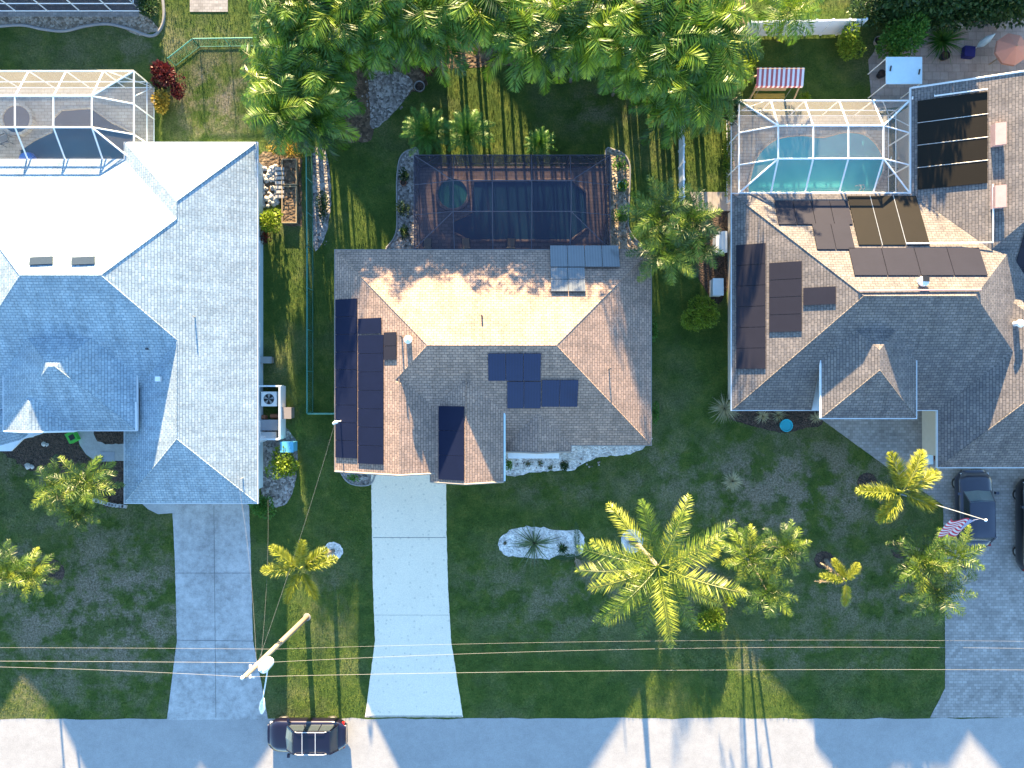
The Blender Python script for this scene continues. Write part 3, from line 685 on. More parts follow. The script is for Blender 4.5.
for v in (136, 198):
    p, pl = rr.at(996, v); m = MB()
    n = Vector((-pl[0], -pl[1], 1)).normalized(); q = [Vector((p.x+dx, p.y+dy, pl[0]*(p.x+dx)+pl[1]*(p.y+dy)+pl[2])) for dx, dy in ((-.24,-.62),(.24,-.62),(.24,.62),(-.24,.62))]
    m.mesh(q+[a+Vector((0,0,.42)) for a in q], [(0,3,2,1),(4,5,6,7),(0,1,5,4),(1,2,6,5),(2,3,7,6),(3,0,4,7)]); m.build('skylight', M['pink_metal'], rh)
for run in (((991,185),(991.5,214),(991,243),(960,243.5),(905,244)), ((911,100),(912,88),(932,86),(933,97),(986,90))):
    m = MB(); m.tube([rr.at(*q)[0]+Vector((0,0,.16)) for q in run], 0.045, 6); m.build('heating_pipe', M['pipe'], rh)
m = MB(); m.tube([rr.at(858, 291)[0]+Vector((0,0,.1)), rr.at(980, 290)[0]+Vector((0,0,.1))], .05, 6); m.build('ridge_pipe', M['pink_metal'], rh)
m = MB(); m.tube([P(820.5,363,4.02), P(820.5,418,4.02)], .06, 6); m.build('gutter', M['fascia'], rh)
hwindow(rh, 15, -.97, 'S', 1.6); hwindow(rh, 17, -.97, 'S', 1.0); hwindow(rh, 13.49, 3, 'W', 1.2)
m = MB(); m.box(26.2, 30.9, -4.42, -4.36, .02, 2.3); m.build('garage_door', M['white'], rh)
# houses behind, north of the back gardens; the last is unseen, added for its shade
for k, (x0, x1, y0, y1, mt, lb) in enumerate(((-45, -23.0, 25.8, 38, 'sh_left', 'house behind the upper left screened pool'), (-12.3, -5.4, 27.5, 40, 'sh_main', 'garage beyond the back palm thicket'), (-3.6, 8.3, 35.0, 46, 'sh_right', 'house beyond the back palm thicket'), (20.3, 42, 30.5, 44, 'sh_right', 'unseen house added to shade the upper right patio'))):
    bh = empty('house', (0,0,0), lb, 'house'); br = Roof(); br.rect(x0, x1, y0, y1, pitch=.33 if k == 0 else .5); br.build(M[mt], bh); br.walls(M['wall_tan'], M['fascia'], bh)
    for x in (x0+3, (x0+x1)/2, x1-3): hwindow(bh, x, y0+.53, 'S')
# ---------------------------------------------------------------- screened pools
def cage(label, x0, x1, y0, y1, ix0, ix1, iy0, iy1, nx, frame, screen, hw=2.5, ht=3.7, th=0.09, south=False, deck=None, mids=0):
    o = empty('pool_enclosure', ((x0+x1)/2, (y0+y1)/2, 0), label, 'pool enclosure')
    L = o.location; f = MB(); s = MB()
    def V(x, y, z): return Vector((x, y, z))-L
    xs = [ix0+(ix1-ix0)*k/nx for k in range(nx+1)]
    # mansard roof: inner flat rectangle and four slopes
    I = lambda x, y: V(x, y, ht)
    for a, c in ((I(ix0,iy0),I(ix1,iy0)), (I(ix0,iy1),I(ix1,iy1)), (V(x0,y0,hw),V(x1,y0,hw)), (V(x0,y1,hw),V(x1,y1,hw)), (V(x0,y0,hw),V(x0,y1,hw)), (V(x1,y0,hw),V(x1,y1,hw))): f.beam(a, c, th)
    for x in xs: f.beam(I(x,iy0), I(x,iy1), th); f.beam(I(x,iy1), V(x,y1,hw), th); f.beam(I(x,iy0), V(x,y0,hw), th)
    for (cx, cy, ix, iy) in ((x0,y0,ix0,iy0),(x1,y0,ix1,iy0),(x0,y1,ix0,iy1),(x1,y1,ix1,iy1)): f.beam(V(cx,cy,hw), I(ix,iy), th)
    for iy in (iy0, iy1): f.beam(I(ix0,iy), V(x0,iy,hw), th*.8); f.beam(I(ix1,iy), V(x1,iy,hw), th*.8)
    # walls
    cols = [x0]+xs+[x1]
    for x in cols: f.beam(V(x,y1,0), V(x,y1,hw), th)
    for x in (x0, x1):
        for y in (y0, iy0, iy1, y1): f.beam(V(x,y,0), V(x,y,hw), th)
        for z in (0.06, 0.95): f.beam(V(x,y0,z), V(x,y1,z), th*.7)
    for z in (0.06, 0.95): f.beam(V(x0,y1,z), V(x1,y1,z), th*.7)
    for x, y in ((x0,y1),(x1,y1)):
        f.beam(V(x,y,0.1), V(x+(1.6 if x==x0 else -1.6),y,hw), th*.6)
        f.beam(V(x,y,0.1), V(x,y-1.5,hw), th*.6)
    if south:
        for x in cols: f.beam(V(x,y0,0), V(x,y0,hw), th)
        for z in (0.06, 0.95): f.beam(V(x0,y0,z), V(x1,y0,z), th*.7)
    f.build('frame', frame, o)
    s.poly([I(ix0,iy0),I(ix1,iy0),I(ix1,iy1),I(ix0,iy1)])
    s.poly([I(ix0,iy1),I(ix1,iy1),V(x1,y1,hw),V(x0,y1,hw)]); s.poly([I(ix1,iy0),I(ix0,iy0),V(x0,y0,hw),V(x1,y0,hw)])
    s.poly([I(ix0,iy0),I(ix0,iy1),V(x0,y1,hw),V(x0,y0,hw)]); s.poly([I(ix1,iy1),I(ix1,iy0),V(x1,y0,hw),V(x1,y1,hw)])
    s.build('roof_screen', screen, o)
    s = MB()
    s.poly([V(x0,y1,0),V(x1,y1,0),V(x1,y1,hw),V(x0,y1,hw)]); s.poly([V(x0,y0,0),V(x0,y1,0),V(x0,y1,hw),V(x0,y0,hw)]); s.poly([V(x1,y0,0),V(x1,y1,0),V(x1,y1,hw),V(x1,y0,hw)])
    if south: s.poly([V(x0,y0,0),V(x1,y0,0),V(x1,y0,hw),V(x0,y0,hw)])
    s.build('wall_screen', screen, o)
    return o
def pool(label, deckpts, deckmat, poolpts, wmat, spa=None, nsm=0, cop=None):
    struct(sheet('pool_deck', deckpts, 0.035, deckmat))
    pts = [P2(*q) for q in poolpts]
    if nsm: pts = smooth_closed(pts, nsm)
    o = empty('swimming_pool', (sum(p[0] for p in pts)/len(pts), sum(p[1] for p in pts)/len(pts), 0), label, 'pool'); L = o.location
    b = MB(); b.poly([(p[0]-L.x, p[1]-L.y, 0.046) for p in (pts if area(pts) > 0 else pts[::-1])]); b.build('water', wmat, o)
    b = MB(); b.tube([(p[0]-L.x, p[1]-L.y, 0.04) for p in pts+[pts[0]]], 0.09, 6); b.build('coping', cop or deckmat, o)
    return o
cage('dark bronze screened pool enclosure behind the centre house', -5.78, 5.78, 7.95, 13.5, -3.4, 3.42, 9.97, 11.75, 3, M['alu_bronze'], M['screen_dark'], hw=2.6, ht=3.5, th=.045)
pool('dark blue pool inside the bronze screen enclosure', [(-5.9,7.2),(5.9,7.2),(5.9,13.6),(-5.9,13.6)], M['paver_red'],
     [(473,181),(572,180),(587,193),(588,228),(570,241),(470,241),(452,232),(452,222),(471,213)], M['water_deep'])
def spa(u, v, r, label, mat, rim):
    p = P(u, v); o = empty('spa', (p.x, p.y, 0), label, 'spa')
    b = MB(); b.lathe([(r+.16,.03),(r+.16,.36),(r,.38),(r-.02,.3)], 0, 0, 28); b.build('rim', rim, o)
    b = MB(); b.poly([((r-.01)*math.cos(2*math.pi*k/28), (r-.01)*math.sin(2*math.pi*k/28), .31) for k in range(28)]); b.build('water', mat, o)
spa(453, 195, .92, 'round green spa beside the dark blue pool', M['water_spa'], M['paver_red'])
cage('white framed pool enclosure behind the left house, upper left', -37.5, -22.35, 13.15, 18.5, -35.2, -24.15, 14.75, 16.55, 5, M['alu_white'], M['screen_pale'], th=.085)
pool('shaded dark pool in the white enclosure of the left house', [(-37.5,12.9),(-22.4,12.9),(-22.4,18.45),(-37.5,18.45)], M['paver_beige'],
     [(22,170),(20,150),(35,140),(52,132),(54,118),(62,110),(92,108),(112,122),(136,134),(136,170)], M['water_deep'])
spa(20, 121, .85, 'round stone spa beside the shaded pool', M['water_deep'], M['paver_beige'])
cage('white framed pool enclosure behind the right house', 13.42, 23.5, 11.3, 16.75, 15.3, 21.35, 12.95, 14.85, 3, M['alu_white'], M['screen_pale'], th=.085)
pool('turquoise kidney shaped pool in the right house enclosure', [(13.45,10.8),(23.45,10.8),(23.45,16.7),(13.45,16.7)], M['paver_beige'],
     [(751,196),(750,176),(758,154),(776,139),(802,135),(822,137),(845,132),(866,135),(880,150),(884,168),(876,186),(862,200),(800,202)], M['water_teal'], nsm=4)
cage('white framed pool enclosure at the top left edge', -37.5, -23.2, 23.3, 27, -35, -25, 24.8, 25.6, 5, M['alu_white'], M['screen_dark'], th=.09, south=True)
struct(sheet('pool_deck', [(-37.5,22.95),(-23.3,22.95),(-23.3,28),(-37.5,28)], 0.03, M['paver_drive']))
# pool ladder and float ring, vacuum hose in the pools
p = P(850, 189); m = MB()
for dx in (-.18, .18): m.tube([(dx,.45,.05),(dx+.1,.35,.75),(dx+.15,0,.85),(dx+.2,-.3,.2),(dx+.2,-.32,.06)], .03, 6)
m.tube([(-.05,-.02,.5),(.36,-.02,.5)], .02, 5)
o = m.build('pool_ladder', M['alu_grey']); o.location = (p.x+.4, p.y-.1, 0); o.scale = (.6,.6,.8); tag(o, 'white pool ladder at the lower edge of the turquoise pool', 'pool ladder')
p = P(27, 162); m = MB(); m.lathe([(.42,.05),(.52,.3),(.40,.62),(.30,.66),(.001,.55)], 0, 0, 14); o = m.build('pool_float', mat_plain('deep_blue_vinyl', (0.01,0.10,0.42), .4), smooth=True); o.location = (p.x+.3, p.y, 0.02); tag(o, 'crumpled bright blue float at the left pool edge', 'pool float')
# chairs on the right and left decks
def chair(u, v, rz, mat, label):
    p = P(u, v, .4); o = empty('patio_chair', (p.x, p.y, .035), label, 'chair', rz=rz)
    b = MB(); b.box(-.27,.27,-.27,.27,.38,.44); b.build('seat', mat, o)
    b = MB(); b.mesh([(-.27,.25,.44),(.27,.25,.44),(.27,.42,.95),(-.27,.42,.95),(-.27,.29,.44),(.27,.29,.44),(.27,.46,.95),(-.27,.46,.95)], [(0,1,2,3),(7,6,5,4),(3,2,6,7),(0,4,5,1),(1,5,6,2),(0,3,7,4)]); b.build('backrest', mat, o)
    for x in (-.25,.25):
        b = MB(); b.beam((x,-.25,.6),(x,.3,.62),.05); b.build('armrest', M['black'], o)
        for y in (-.25,.25): b = MB(); b.beam((x,y,0),(x,y,.58),.04); b.build('leg', M['black'], o)
chair(428, 243, 3.1, M['wood'], 'brown patio chair at the lower left of the dark pool deck')
chair(466, 243, 3.2, M['wood'], 'brown patio chair below the round spa')
chair(511, 243, 3.1, M['wood'], 'brown patio chair along the house side of the dark pool')
chair(893, 165, 1.4, M['umb_blue'], 'pale patio chair in the right deck corner')
chair(5, 140, -1.2, M['fascia_tan'], 'tan lounge seat beside the shaded pool')
# ---------------------------------------------------------------- foliage
def leafquad(m, p, d, s, L, W):
    q = p+d*L
    m.poly([p-s*W*.25, p+d*L*.4-s*W*.5, q, p+d*L*.4+s*W*.5])
def frond(m, az, L, el, droop, nl, ll, lw, plume=0.0, base=Vector((0,0,0)), rach=0.022, ldroop=0.5, twist=0.0, fold=0.25):
    d = Vector((math.cos(az)*math.cos(el), math.sin(az)*math.cos(el), math.sin(el)))
    p = base.copy(); pts = [p.copy()]; n = 12; side = Vector((-math.sin(az+twist), math.cos(az+twist), 0))
    c0 = m.c
    for i in range(n):
        d = (d+Vector((0,0,-droop/n*(0.4+1.3*i/n)))+side*twist*.05).normalized(); p = p+d*L/n; pts.append(p.copy())
    m.tube(pts, [rach*(1-.8*i/n) for i in range(n+1)], 4, False)
    for k in range(nl):
        t = 0.12+0.88*(k+.5)/nl; i = min(int(t*n), n-1); f = t*n-i; q = pts[i].lerp(pts[i+1], f); dd = (pts[i+1]-pts[i]).normalized()
        up = side.cross(dd).normalized()
        if up.z < 0: up = -up
        env = ll*(math.sin(math.pi*min(1, t*0.86+.12))**.6)*U(.82, 1.1)
        for sg in (-1, 1):
            m.c = min(1, max(0, c0+U(-.18, .18)))
            if plume:
                a = U(-1.2, 1.2)*plume
            else: a = U(-.12, .12)+fold
            s_ = side*sg*math.cos(a)+up*math.sin(a)
            ld = (s_*1.0+dd*U(.55, .85)-Vector((0,0,ldroop*U(.5,1.2)))).normalized()
            w_ = dd if abs(ld.dot(dd)) < .95 else up
            w_ = (w_-ld*ld.dot(w_)).normalized()
            leafquad(m, q, ld, w_, env, lw)
    m.c = c0
def crown(name, nf, L, el0, el1, droop, nl, ll, lw, mat, plume=0, seed=0, ldroop=.5, tint=(.2, .9), azs=None, dead=0, fold=.25):
    st = random.getstate(); random.seed(seed); m = MB()
    for k in range(nf):
        t = k/(nf-1) if nf > 1 else 0
        az = azs[k] if azs else k*2.39996+U(-.25, .25)
        m.c = max(0, U(*tint)); m_l = L*U(.85, 1.1)
        frond(m, az, m_l, el0+(el1-el0)*t+U(-.1, .1), droop*U(.8, 1.25), nl, ll, lw, plume, ldroop=ldroop, twist=U(-.25,.25), fold=fold)
    # crown shaft and heart
    m.c = .35; m.tube([(0,0,-.5),(0,0,.12)], [.09,.05], 8)
    random.setstate(st)
    me = m.build(name, mat); C.objects.unlink(me); return me
def trunk_mesh(m, a, b, r0, r1, bow=0.0):
    pts = []; n = 8
    for i in range(n+1):
        t = i/n; p = a.lerp(b, t); p.x += math.sin(t*math.pi)*bow; pts.append(p)
    rs = [r0+(r1-r0)*(i/n) + (0.35*r0*(1-i*1.5/n) if i < 3 else 0) for i in range(n+1)]
    m.tube(pts, rs, 9)
def palm(base, crowns, label, group=None, cat='palm tree', name='palm_tree', r=0.12, barkm='bark'):
    """base: ground pixel; crowns: (u, v, z, prototype, rotation, scale)"""
    b = P(*base); o = empty(name, (b.x, b.y, 0), label, cat, group)
    for i, (u, v, z, pr, rz, s) in enumerate(crowns):
        top = P(u, v, z)-Vector((b.x, b.y, 0))
        off = Vector((U(-.2,.2), U(-.2,.2), 0)) if len(crowns) > 1 else Vector((0,0,0))
        m = MB(); trunk_mesh(m, off+Vector((0,0,-.05)), top-Vector((0,0,.15)), r, r*.62, U(-.12,.12)); m.build('trunk', M[barkm], o, smooth=True)
        c = pr.copy(); c.name = 'crown'; C.objects.link(c); c.parent = o; c.location = top; c.rotation_euler = (U(-.3,.3), U(-.3,.3), rz) if pr in TH else (0,0,rz); c.scale = (s,s,s*.95)
    return o
# prototypes
TH = [crown('crown', 17, 2.9, 1.3, 0.0, 2.3, 24, .95, .075, M['leaf_thicket'], 0, 10+k, .95, (.05,.98), fold=.25) for k in range(6)]
CO = crown('crown', 20, 4.4, .95, -.12, .95, 74, .80, .040, M['leaf_palm'], .7, 31, .35, (.2,.95), fold=.0, azs=[R(a) for a in (60, -30, 130, 250, 20, 200, 85, 160, 5, 232, 178, -78, 208, 48, -55, 105, 258, 150, -12, 35)])
FXA = ((80,135,178,250,-58,12,35), (112,65,180,232,-25,28), (60,168,-90,120), (80,135,178,250,-58,12,35,200))
FX = [crown('crown', len(q), 2.15, .55, .1, .8, 190, .60, .044, M['leaf_fox'], 1.3, 50+k, .1, (.3,.95), azs=[R(a_) for a_ in q]) for k, q in enumerate(FXA)]
PY = [crown('crown', 20, 1.9, 1.25, -.3, 1.5, 46, .46, .036, M['leaf_palm'], .8, 70+k, .4, (-.35,.85), fold=.3) for k in range(4)]  # low end of the tint darkens fronds, standing in for shaded undersides
AR = [crown('crown', 40, 1.75, 1.4, .1, .9, 20, .40, .045, M['leaf_soft'], .2, 90+k, .4, (.1,.9)) for k in range(2)]
ORD = ('first','second','third','fourth','fifth','sixth','seventh')
def grid_thick(nu, nv, box, zr_, region, group, jit=.3):
    rows = {2: ('back','front'), 3: ('back','middle','front'), 4: ('back','second','third','front')}[nv]
    (u0, u1, v0, v1) = box
    for a_ in range(nu):
        for b_ in range(nv):
            u = u0+(u1-u0)*(a_+.5+U(-jit,jit))/nu; v = v0+(v1-v0)*(b_+.5+U(-jit,jit))/nv; z = U(*zr_)
            label = f'arching palm, {ORD[a_]} from left in {rows[b_]} row of the {region}'
            p = P(u, v, z); palm((512+(p.x+U(-.3,.3))*16, 384-(p.y+U(-.3,.3))*16), [(u, v, z, random.choice(TH), U(0,6.28), U(.8,1.12))], label, group, r=.085)
gp = 'palms of the back thicket'
grid_thick(4, 2, (276,345,-12,30), (4.3,5.4), 'upper left thicket corner', gp)
grid_thick(4, 4, (272,328,46,122), (3.6,4.8), 'clump above the raised beds', gp)
grid_thick(6, 3, (345,445,-20,42), (4.3,5.4), 'thicket above grey gravel', gp)
grid_thick(3, 2, (448,515,-22,12), (4.3,5.4), 'thicket at the trunk gap', gp)
grid_thick(6, 3, (515,605,-18,48), (4.3,5.4), 'thicket above dark enclosure', gp)
grid_thick(7, 4, (600,722,-22,74), (4.2,5.4), 'thicket near white fence', gp)
grid_thick(2, 2, (668,706,70,112), (3.2,4.4), 'thicket over blue fence', gp)
palm((632,541), [(658,567,8.2,CO,.35,1.0)], 'largest palm with long feathery fronds, in the front lawn', None, r=.17)
palm((333,551), [(300,569,5.8,FX[0],0,.92)], 'foxtail palm with pale trunk left of the centre driveway', 'foxtail palms', r=.11)
palm((868,484), [(902,492,4.2,FX[1],0,1.2)], 'yellow green foxtail palm beside the paver driveway, above the others', 'foxtail palms', r=.12)
palm((826,560), [(846,581,3.6,FX[2],0,.72)], 'smallest foxtail palm with brown dead fronds hanging', 'foxtail palms', r=.10)
palm((738,548), [(748,556,3.6,PY[0],0,1.0),(786,548,4.0,PY[1],1,.9),(768,592,3.9,PY[2],2,1.05)], 'three headed bushy palm right of the largest palm', None, r=.09)
palm((905,548), [(920,562,3.9,PY[1],.5,1.15),(955,556,4.2,PY[3],1,1.0),(938,592,4.0,PY[0],2,1.1)], 'three headed bushy palm leaning over the paver driveway', None, r=.09)
palm((90,486), [(58,488,4.0,PY[2],.4,1.0),(86,482,4.3,PY[0],1.7,1.05),(78,512,3.6,PY[3],2.9,.85)], 'dark multi headed palm in front of the left house entrance', None, r=.09)
palm((50,568), [(8,572,4.0,PY[1],.2,1.0),(32,575,3.8,PY[2],1.2,.9)], 'bright palm at the left edge of the photo', None, r=.09)
palm((672,214), [(660,216,4.4,PY[0],.2,1.25),(690,222,4.6,PY[1],.9,1.15),(668,252,4.3,PY[2],1.9,1.25),(696,248,4.0,PY[3],2.6,1.0)], 'bushy palm cluster between the centre and right houses', None, r=.09)
palm((778,40), [(790,10,5.0,TH[2],.3,.75)], 'palm leaning over the white rear fence', None, r=.1)
palm((735,92), [(722,98,3.2,PY[1],1,.9)], 'small star shaped palm beside the pale blue fence', None, r=.07)
palm((428,134), [(427,132,1.2,AR[0],0,1.0)], 'soft green feathery palm, left one above the dark enclosure', None, r=.06)
palm((468,134), [(468,134,1.2,AR[1],0,1.0)], 'soft green feathery palm, right one above the dark enclosure', None, r=.06)
palm((540,144), [(540,144,.9,AR[0],2,.65)], 'small feathery palm at the middle of the dark enclosure rear', None, r=.05)
def bush(u, v, rx, ry, rz_, mat, label, n=1100, ls=.16, name='shrub', z0=.1, cat='shrub', lobes=7, trunk=True, group=None):
    p = P(u, v, rz_); o = empty(name, (p.x, p.y, 0), label, cat, group)
    m = MB(); lb = [(Vector((U(-.5,.5)*rx, U(-.5,.5)*ry, z0+rz_*U(.6,1.3))), U(.42,.7), U(.15,.9)) for _ in range(lobes)]
    for _ in range(n):
        c, s, tint = random.choice(lb)
        d = Vector((random.gauss(0,1), random.gauss(0,1), random.gauss(0,1))).normalized(); r = U(.55,1)**.5*s
        q = c+Vector((d.x*rx*r, d.y*ry*r, d.z*rz_*r*.8))
        if q.z < .03: q.z = U(.03, .2)
        a = (d+Vector((U(-.8,.8), U(-.8,.8), U(-.4,.9)))).normalized(); s_ = a.cross(Vector((U(-1,1),U(-1,1),U(-1,1)))).normalized()
        m.c = min(1, max(0, tint*.6+.2+U(-.3,.3)))
        leafquad(m, q, a, s_, ls*U(.7,1.3), ls*.6)
    m.build('foliage', mat, o)
    if trunk:
        m = MB()
        for k in range(5):
            a = k*1.3; m.tube([(0,0,0),(math.cos(a)*rx*.2,math.sin(a)*ry*.2,rz_*.6),(math.cos(a)*rx*.45,math.sin(a)*ry*.45,rz_*1.1)], [.035,.02,.01], 5)
        m.build('stem', M['bark_brown'], o)
    return o
bush(283,464,.95,.95,.75,M['leaf_lime'],'round lime green shrub beside the blue bin',1500)
bush(262,508,.75,.7,.5,M['leaf_soft'],'mid green shrub at the front corner of the left house',900)
bush(269,221,.68,.75,.8,M['leaf_lime'],'lime green shrub below the white rubble beside the left house',1000)
bush(265,237,.4,.5,.35,M['leaf_red'],'small reddish plant under the lime shrub by the left house wall',300,.12)
bush(700,310,1.3,1.25,.9,M['leaf_lime'],'round green shrub between the houses below the palm cluster',2000,.14)
bush(711,618,.95,.85,.6,M['leaf_lime'],'bright green shrub under the largest palm',1300,.17)
bush(730,600,.35,.35,.4,M['leaf_lime'],'tiny bright green shrub touching the three headed palm',250,.14)
bush(853,43,.8,1.05,1.2,M['leaf_lime'],'leafy green bush at the right end of the white rear fence',1500)
bush(905,32,1.5,1.5,1.6,M['leaf_soft'],'big blue green bush above the white patio canopy',2600,.2)
bush(896,50,.6,.45,.6,M['leaf_lime'],'yellow green plant touching the top of the white patio canopy',500)
bush(164,76,.7,.75,.9,M['leaf_red'],'dark red bush at the corner of the upper left enclosure',1500,.2)
bush(162,104,.55,.75,.6,M['leaf_yellow'],'yellow croton bush below the red bush',800,.18)
bush(178,90,.5,.9,.5,M['leaf_red'],'low maroon bush beside the croton on the lawn side',600,.14)
bush(745,60,1.0,1.4,1.3,M['leaf_lime'],'pale yellow green bush left of the striped swing canopy',1500,.18)
bush(965,2,6.2,1.1,2.3,M['leaf_dark'],'dark hedge along the top right patio edge',9000,.26,lobes=26)
bush(870,12,1.3,.9,1.3,M['leaf_dark'],'dark shrub at the top between white fence and bush',900,.2)
bush(148,8,.7,.7,.7,M['leaf_dark'],'dark shrub at the right end of the top left enclosure',700)
bush(564,465.5,.34,.34,.32,M['leaf_dark'],'round dark clipped bush in the white front gravel',700,.08)
bush(508,464,.26,.45,.3,M['leaf_soft'],'small green bush beside the garage wall in the front gravel',300,.1)
bush(806,82+15,.3,.3,.5,M['leaf_lime'],'small lime plant between swing and white enclosure',160,.16)
bush(428,68,.45,.5,.6,M['leaf_red'],'crimson shrub at the foot of the back thicket',500,.16)
bush(290,148,1.4,.6,.45,M['leaf_yellow'],'straggly yellow green brush above the raised soil bed',800,.16,lobes=12)
bush(725,100,.7,1.9,1.3,M['leaf_dark'],'dark shrub between the pale blue fence and white enclosure',1500,.2)
bush(728,160,.28,2.2,.3,M['leaf_lime'],'narrow low hedge along the white enclosure wall',900,.14,lobes=14)
bush(255,178,.3,.35,.4,M['leaf_dark'],'dark plant behind the left house beside white rubble',300,.12)
for (u, v, s, lb) in ((404,175,.45,'upper'),(403,208,.65,'middle'),(405,232,.4,'lower')): bush(u,v,s*.7,s,.35,M['leaf_dark'],f'{lb} dark plant in the gravel left of the dark enclosure',350,.12)
for (u, v, s, lb) in ((620,165,.5,'upper'),(622,186,.35,'middle'),(620,215,.5,'lower')): bush(u,v,s,s,.3,M['leaf_soft'],f'{lb} low plant in the gravel right of the dark enclosure',300,.12)
bush(654,330,.15,.9,.5,M['leaf_soft'],'thin climbing plant along the right wall of the centre house',300,.14,lobes=9)
bush(655,412,.2,.8,.5,M['leaf_soft'],'leafy plant at the lower right wall of the centre house',300,.14,lobes=9)
bush(323,206,.35,1.0,.4,M['leaf_dark'],'dark plant in the gravel bed beside the green fence',500,.14)
bush(354,478,.35,.2,.3,M['leaf_soft'],'tiny plant in the small bed left of the centre driveway',120,.14)
bush(925,-16,3.2,1.5,3.2,M['leaf_dark'],'tall dark tree crown at the top edge above the patio canopy',13000,.28,lobes=34,name='tree',cat='tree')  # added, with the next one, to throw shade on the patio
bush(1010,-14,3.2,1.5,3.2,M['leaf_dark'],'tall dark tree crown at the top right corner above the salmon parasol',13000,.28,lobes=34,name='tree',cat='tree')  # second crown added for the patio shade
def tuft(u, v, r, mat, label, n=70, h=.5, w_=.05, cat='plant', name='spiky_plant', flat=0.3):
    p = P(u, v); o = empty(name, (p.x, p.y, 0), label, cat); m = MB()
    for k in range(n):
        a = U(0, 6.283); el = U(flat, 1.35); L = r*U(.7,1.1); m.c = U(.1,.95)
        d = Vector((math.cos(a)*math.cos(el), math.sin(a)*math.cos(el), math.sin(el))); s = Vector((-math.sin(a), math.cos(a), 0)); q = Vector((0,0,.05)); pr = [q]
        for i in range(4): d = (d-Vector((0,0,.22))).normalized(); q = q+d*L/4; pr.append(q)
        for i in range(4):
            w0 = w_*(1-i/4.2); w1 = w_*(1-(i+1)/4.2) if i < 3 else .002
            m.poly([pr[i]-s*w0, pr[i+1]-s*w1, pr[i+1]+s*w1, pr[i]+s*w0])
    m.build('blades', mat, o); 
    m = MB(); m.lathe([(.09,0),(.08,.12),(.001,.16)], 0, 0, 8); m.build('stump', M['bark_brown'], o)
tuft(534,543,1.95,M['leaf_yucca'],'spiky yucca spreading over the white gravel island',56,w_=.045,flat=.15)
tuft(732,481,.75,M['leaf_straw_sunlit'],'straw coloured grass tuft alone on the right lawn',220,w_=.028)
tuft(724,408,1.2,M['leaf_straw_sunlit'],'large pale grass tuft at the corner of the right house',150,w_=.025)
tuft(762,416,.6,M['leaf_straw_sunlit'],'pale grass clump in the mulch, left of the teal pot',90,w_=.02)
tuft(778,415,.6,M['leaf_straw_sunlit'],'pale grass clump in the mulch just behind the teal pot',90,w_=.02)
tuft(815,418,.5,M['leaf_straw_sunlit'],'pale grass clump in the mulch at the gable corner',80,w_=.02)
tuft(941,42,1.6,M['leaf_soft'],'fountain shaped spiky plant on the upper right patio',130,w_=.05)
tuft(562,548,.5,M['leaf_dark'],'dark low plant at the right side of the gravel island',50,w_=.05)
tuft(505+0,543,.0001+.18,M['leaf_dark'],'tiny dark plant at the left tip of the gravel island',20,w_=.05)
for u, v, lb in ((528,464,'left'),(540,463,'centre'),(551,468,'right')): tuft(u, v, .3, M['leaf_dark'], f'small dark spiky plant in front gravel, {lb} of three', 22, w_=.03)
# fallen and dead fronds
def dead(u, v, z, az, L, mat, label, base=None):
    m = MB(); m.c = .5; frond(m, az, L, .05, .06, 30, .30, .05, .3, ldroop=.0, fold=.1); o = m.build('palm_frond', mat)
    p = P(u, v, z); o.location = p; tag(o, label, 'palm frond')
dead(578,563,.12,1.62,2.6,M['leaf_dark'],'fallen dark frond pointing up across the gravel island')
dead(579,556,.14,3.2,1.5,M['leaf_dark'],'fallen dark frond lying towards the yucca')
dead(575,557,.16,-1.1,1.0,M['leaf_brown'],'short brown fallen frond right of the gravel island')
pp = [o for o in C.objects if o.get('label', '').startswith('smallest foxtail')][0]
for az, L in ((2.5, 1.6), (3.3, 1.7), (-1.4, 1.5)):
    m = MB(); m.c = .6; frond(m, az, L, -.15, .7, 22, .2, .035, .6, ldroop=.3); o = m.build('dead_frond', M['leaf_brown'], pp); o.location = [c for c in pp.children if c.name.startswith('crown')][0].location-Vector((0,0,.15))
# ---------------------------------------------------------------- fences
def fence_vinyl(a, c, h, n, label):
    a = P(*a); c = P(*c); o = empty('fence', (a.x, a.y, 0), label, 'fence'); d = c-a; L = d.length; d.normalize(); ang = math.atan2(d.y, d.x)
    b = MB(); b.rbox(d.x*L/2, d.y*L/2, L, .05, .05, h-.06, ang); b.build('boards', M['vinyl'], o)
    b = MB(); b.rbox(d.x*L/2, d.y*L/2, L, .10, h-.06, h, ang); b.build('top_rail', M['vinyl'], o)
    for k in range(n+1):
        b = MB(); q = d*L*k/n; b.rbox(q.x, q.y, .13, .13, 0, h+.08, ang); b.build('post', M['vinyl'], o)
fence_vinyl((741,36.5), (852,34), 1.85, 7, 'white vinyl fence behind the striped swing at the top')
fence_vinyl((679,118), (679,202), 1.3, 5, 'pale blue white side fence between centre and right gardens')
def fence_chain(pts, h, label, step=2.4):
    pts = [P(*q) for q in pts]; L0 = pts[0]; o = empty('fence', (L0.x, L0.y, 0), label, 'fence'); r = MB(); s = MB(); 
    for a, c in zip(pts, pts[1:]):
        A = a-L0; B = c-L0; up = Vector((0,0,h)); s.poly([A, B, B+up, A+up]); r.beam(A+up, B+up, .06); r.beam(A+Vector((0,0,.05)), B+Vector((0,0,.05)), .03)
        n = max(1, round((B-A).length/step))
        for k in range(n+1):
            q = A.lerp(B, k/n); m = MB(); m.tube([q, q+Vector((0,0,h+.06))], .03, 6); m.build('post', M['green_metal'], o)
    s.build('mesh_panel', M['chain'], o); r.build('rail', M['green_metal'], o)
fence_chain([(312,150),(313,250),(313,412)], 1.35, 'long green chain link fence running along the left side of the centre house')
fence_chain([(314,413),(343,413)], 1.35, 'short green chain link fence joining the centre house wall')
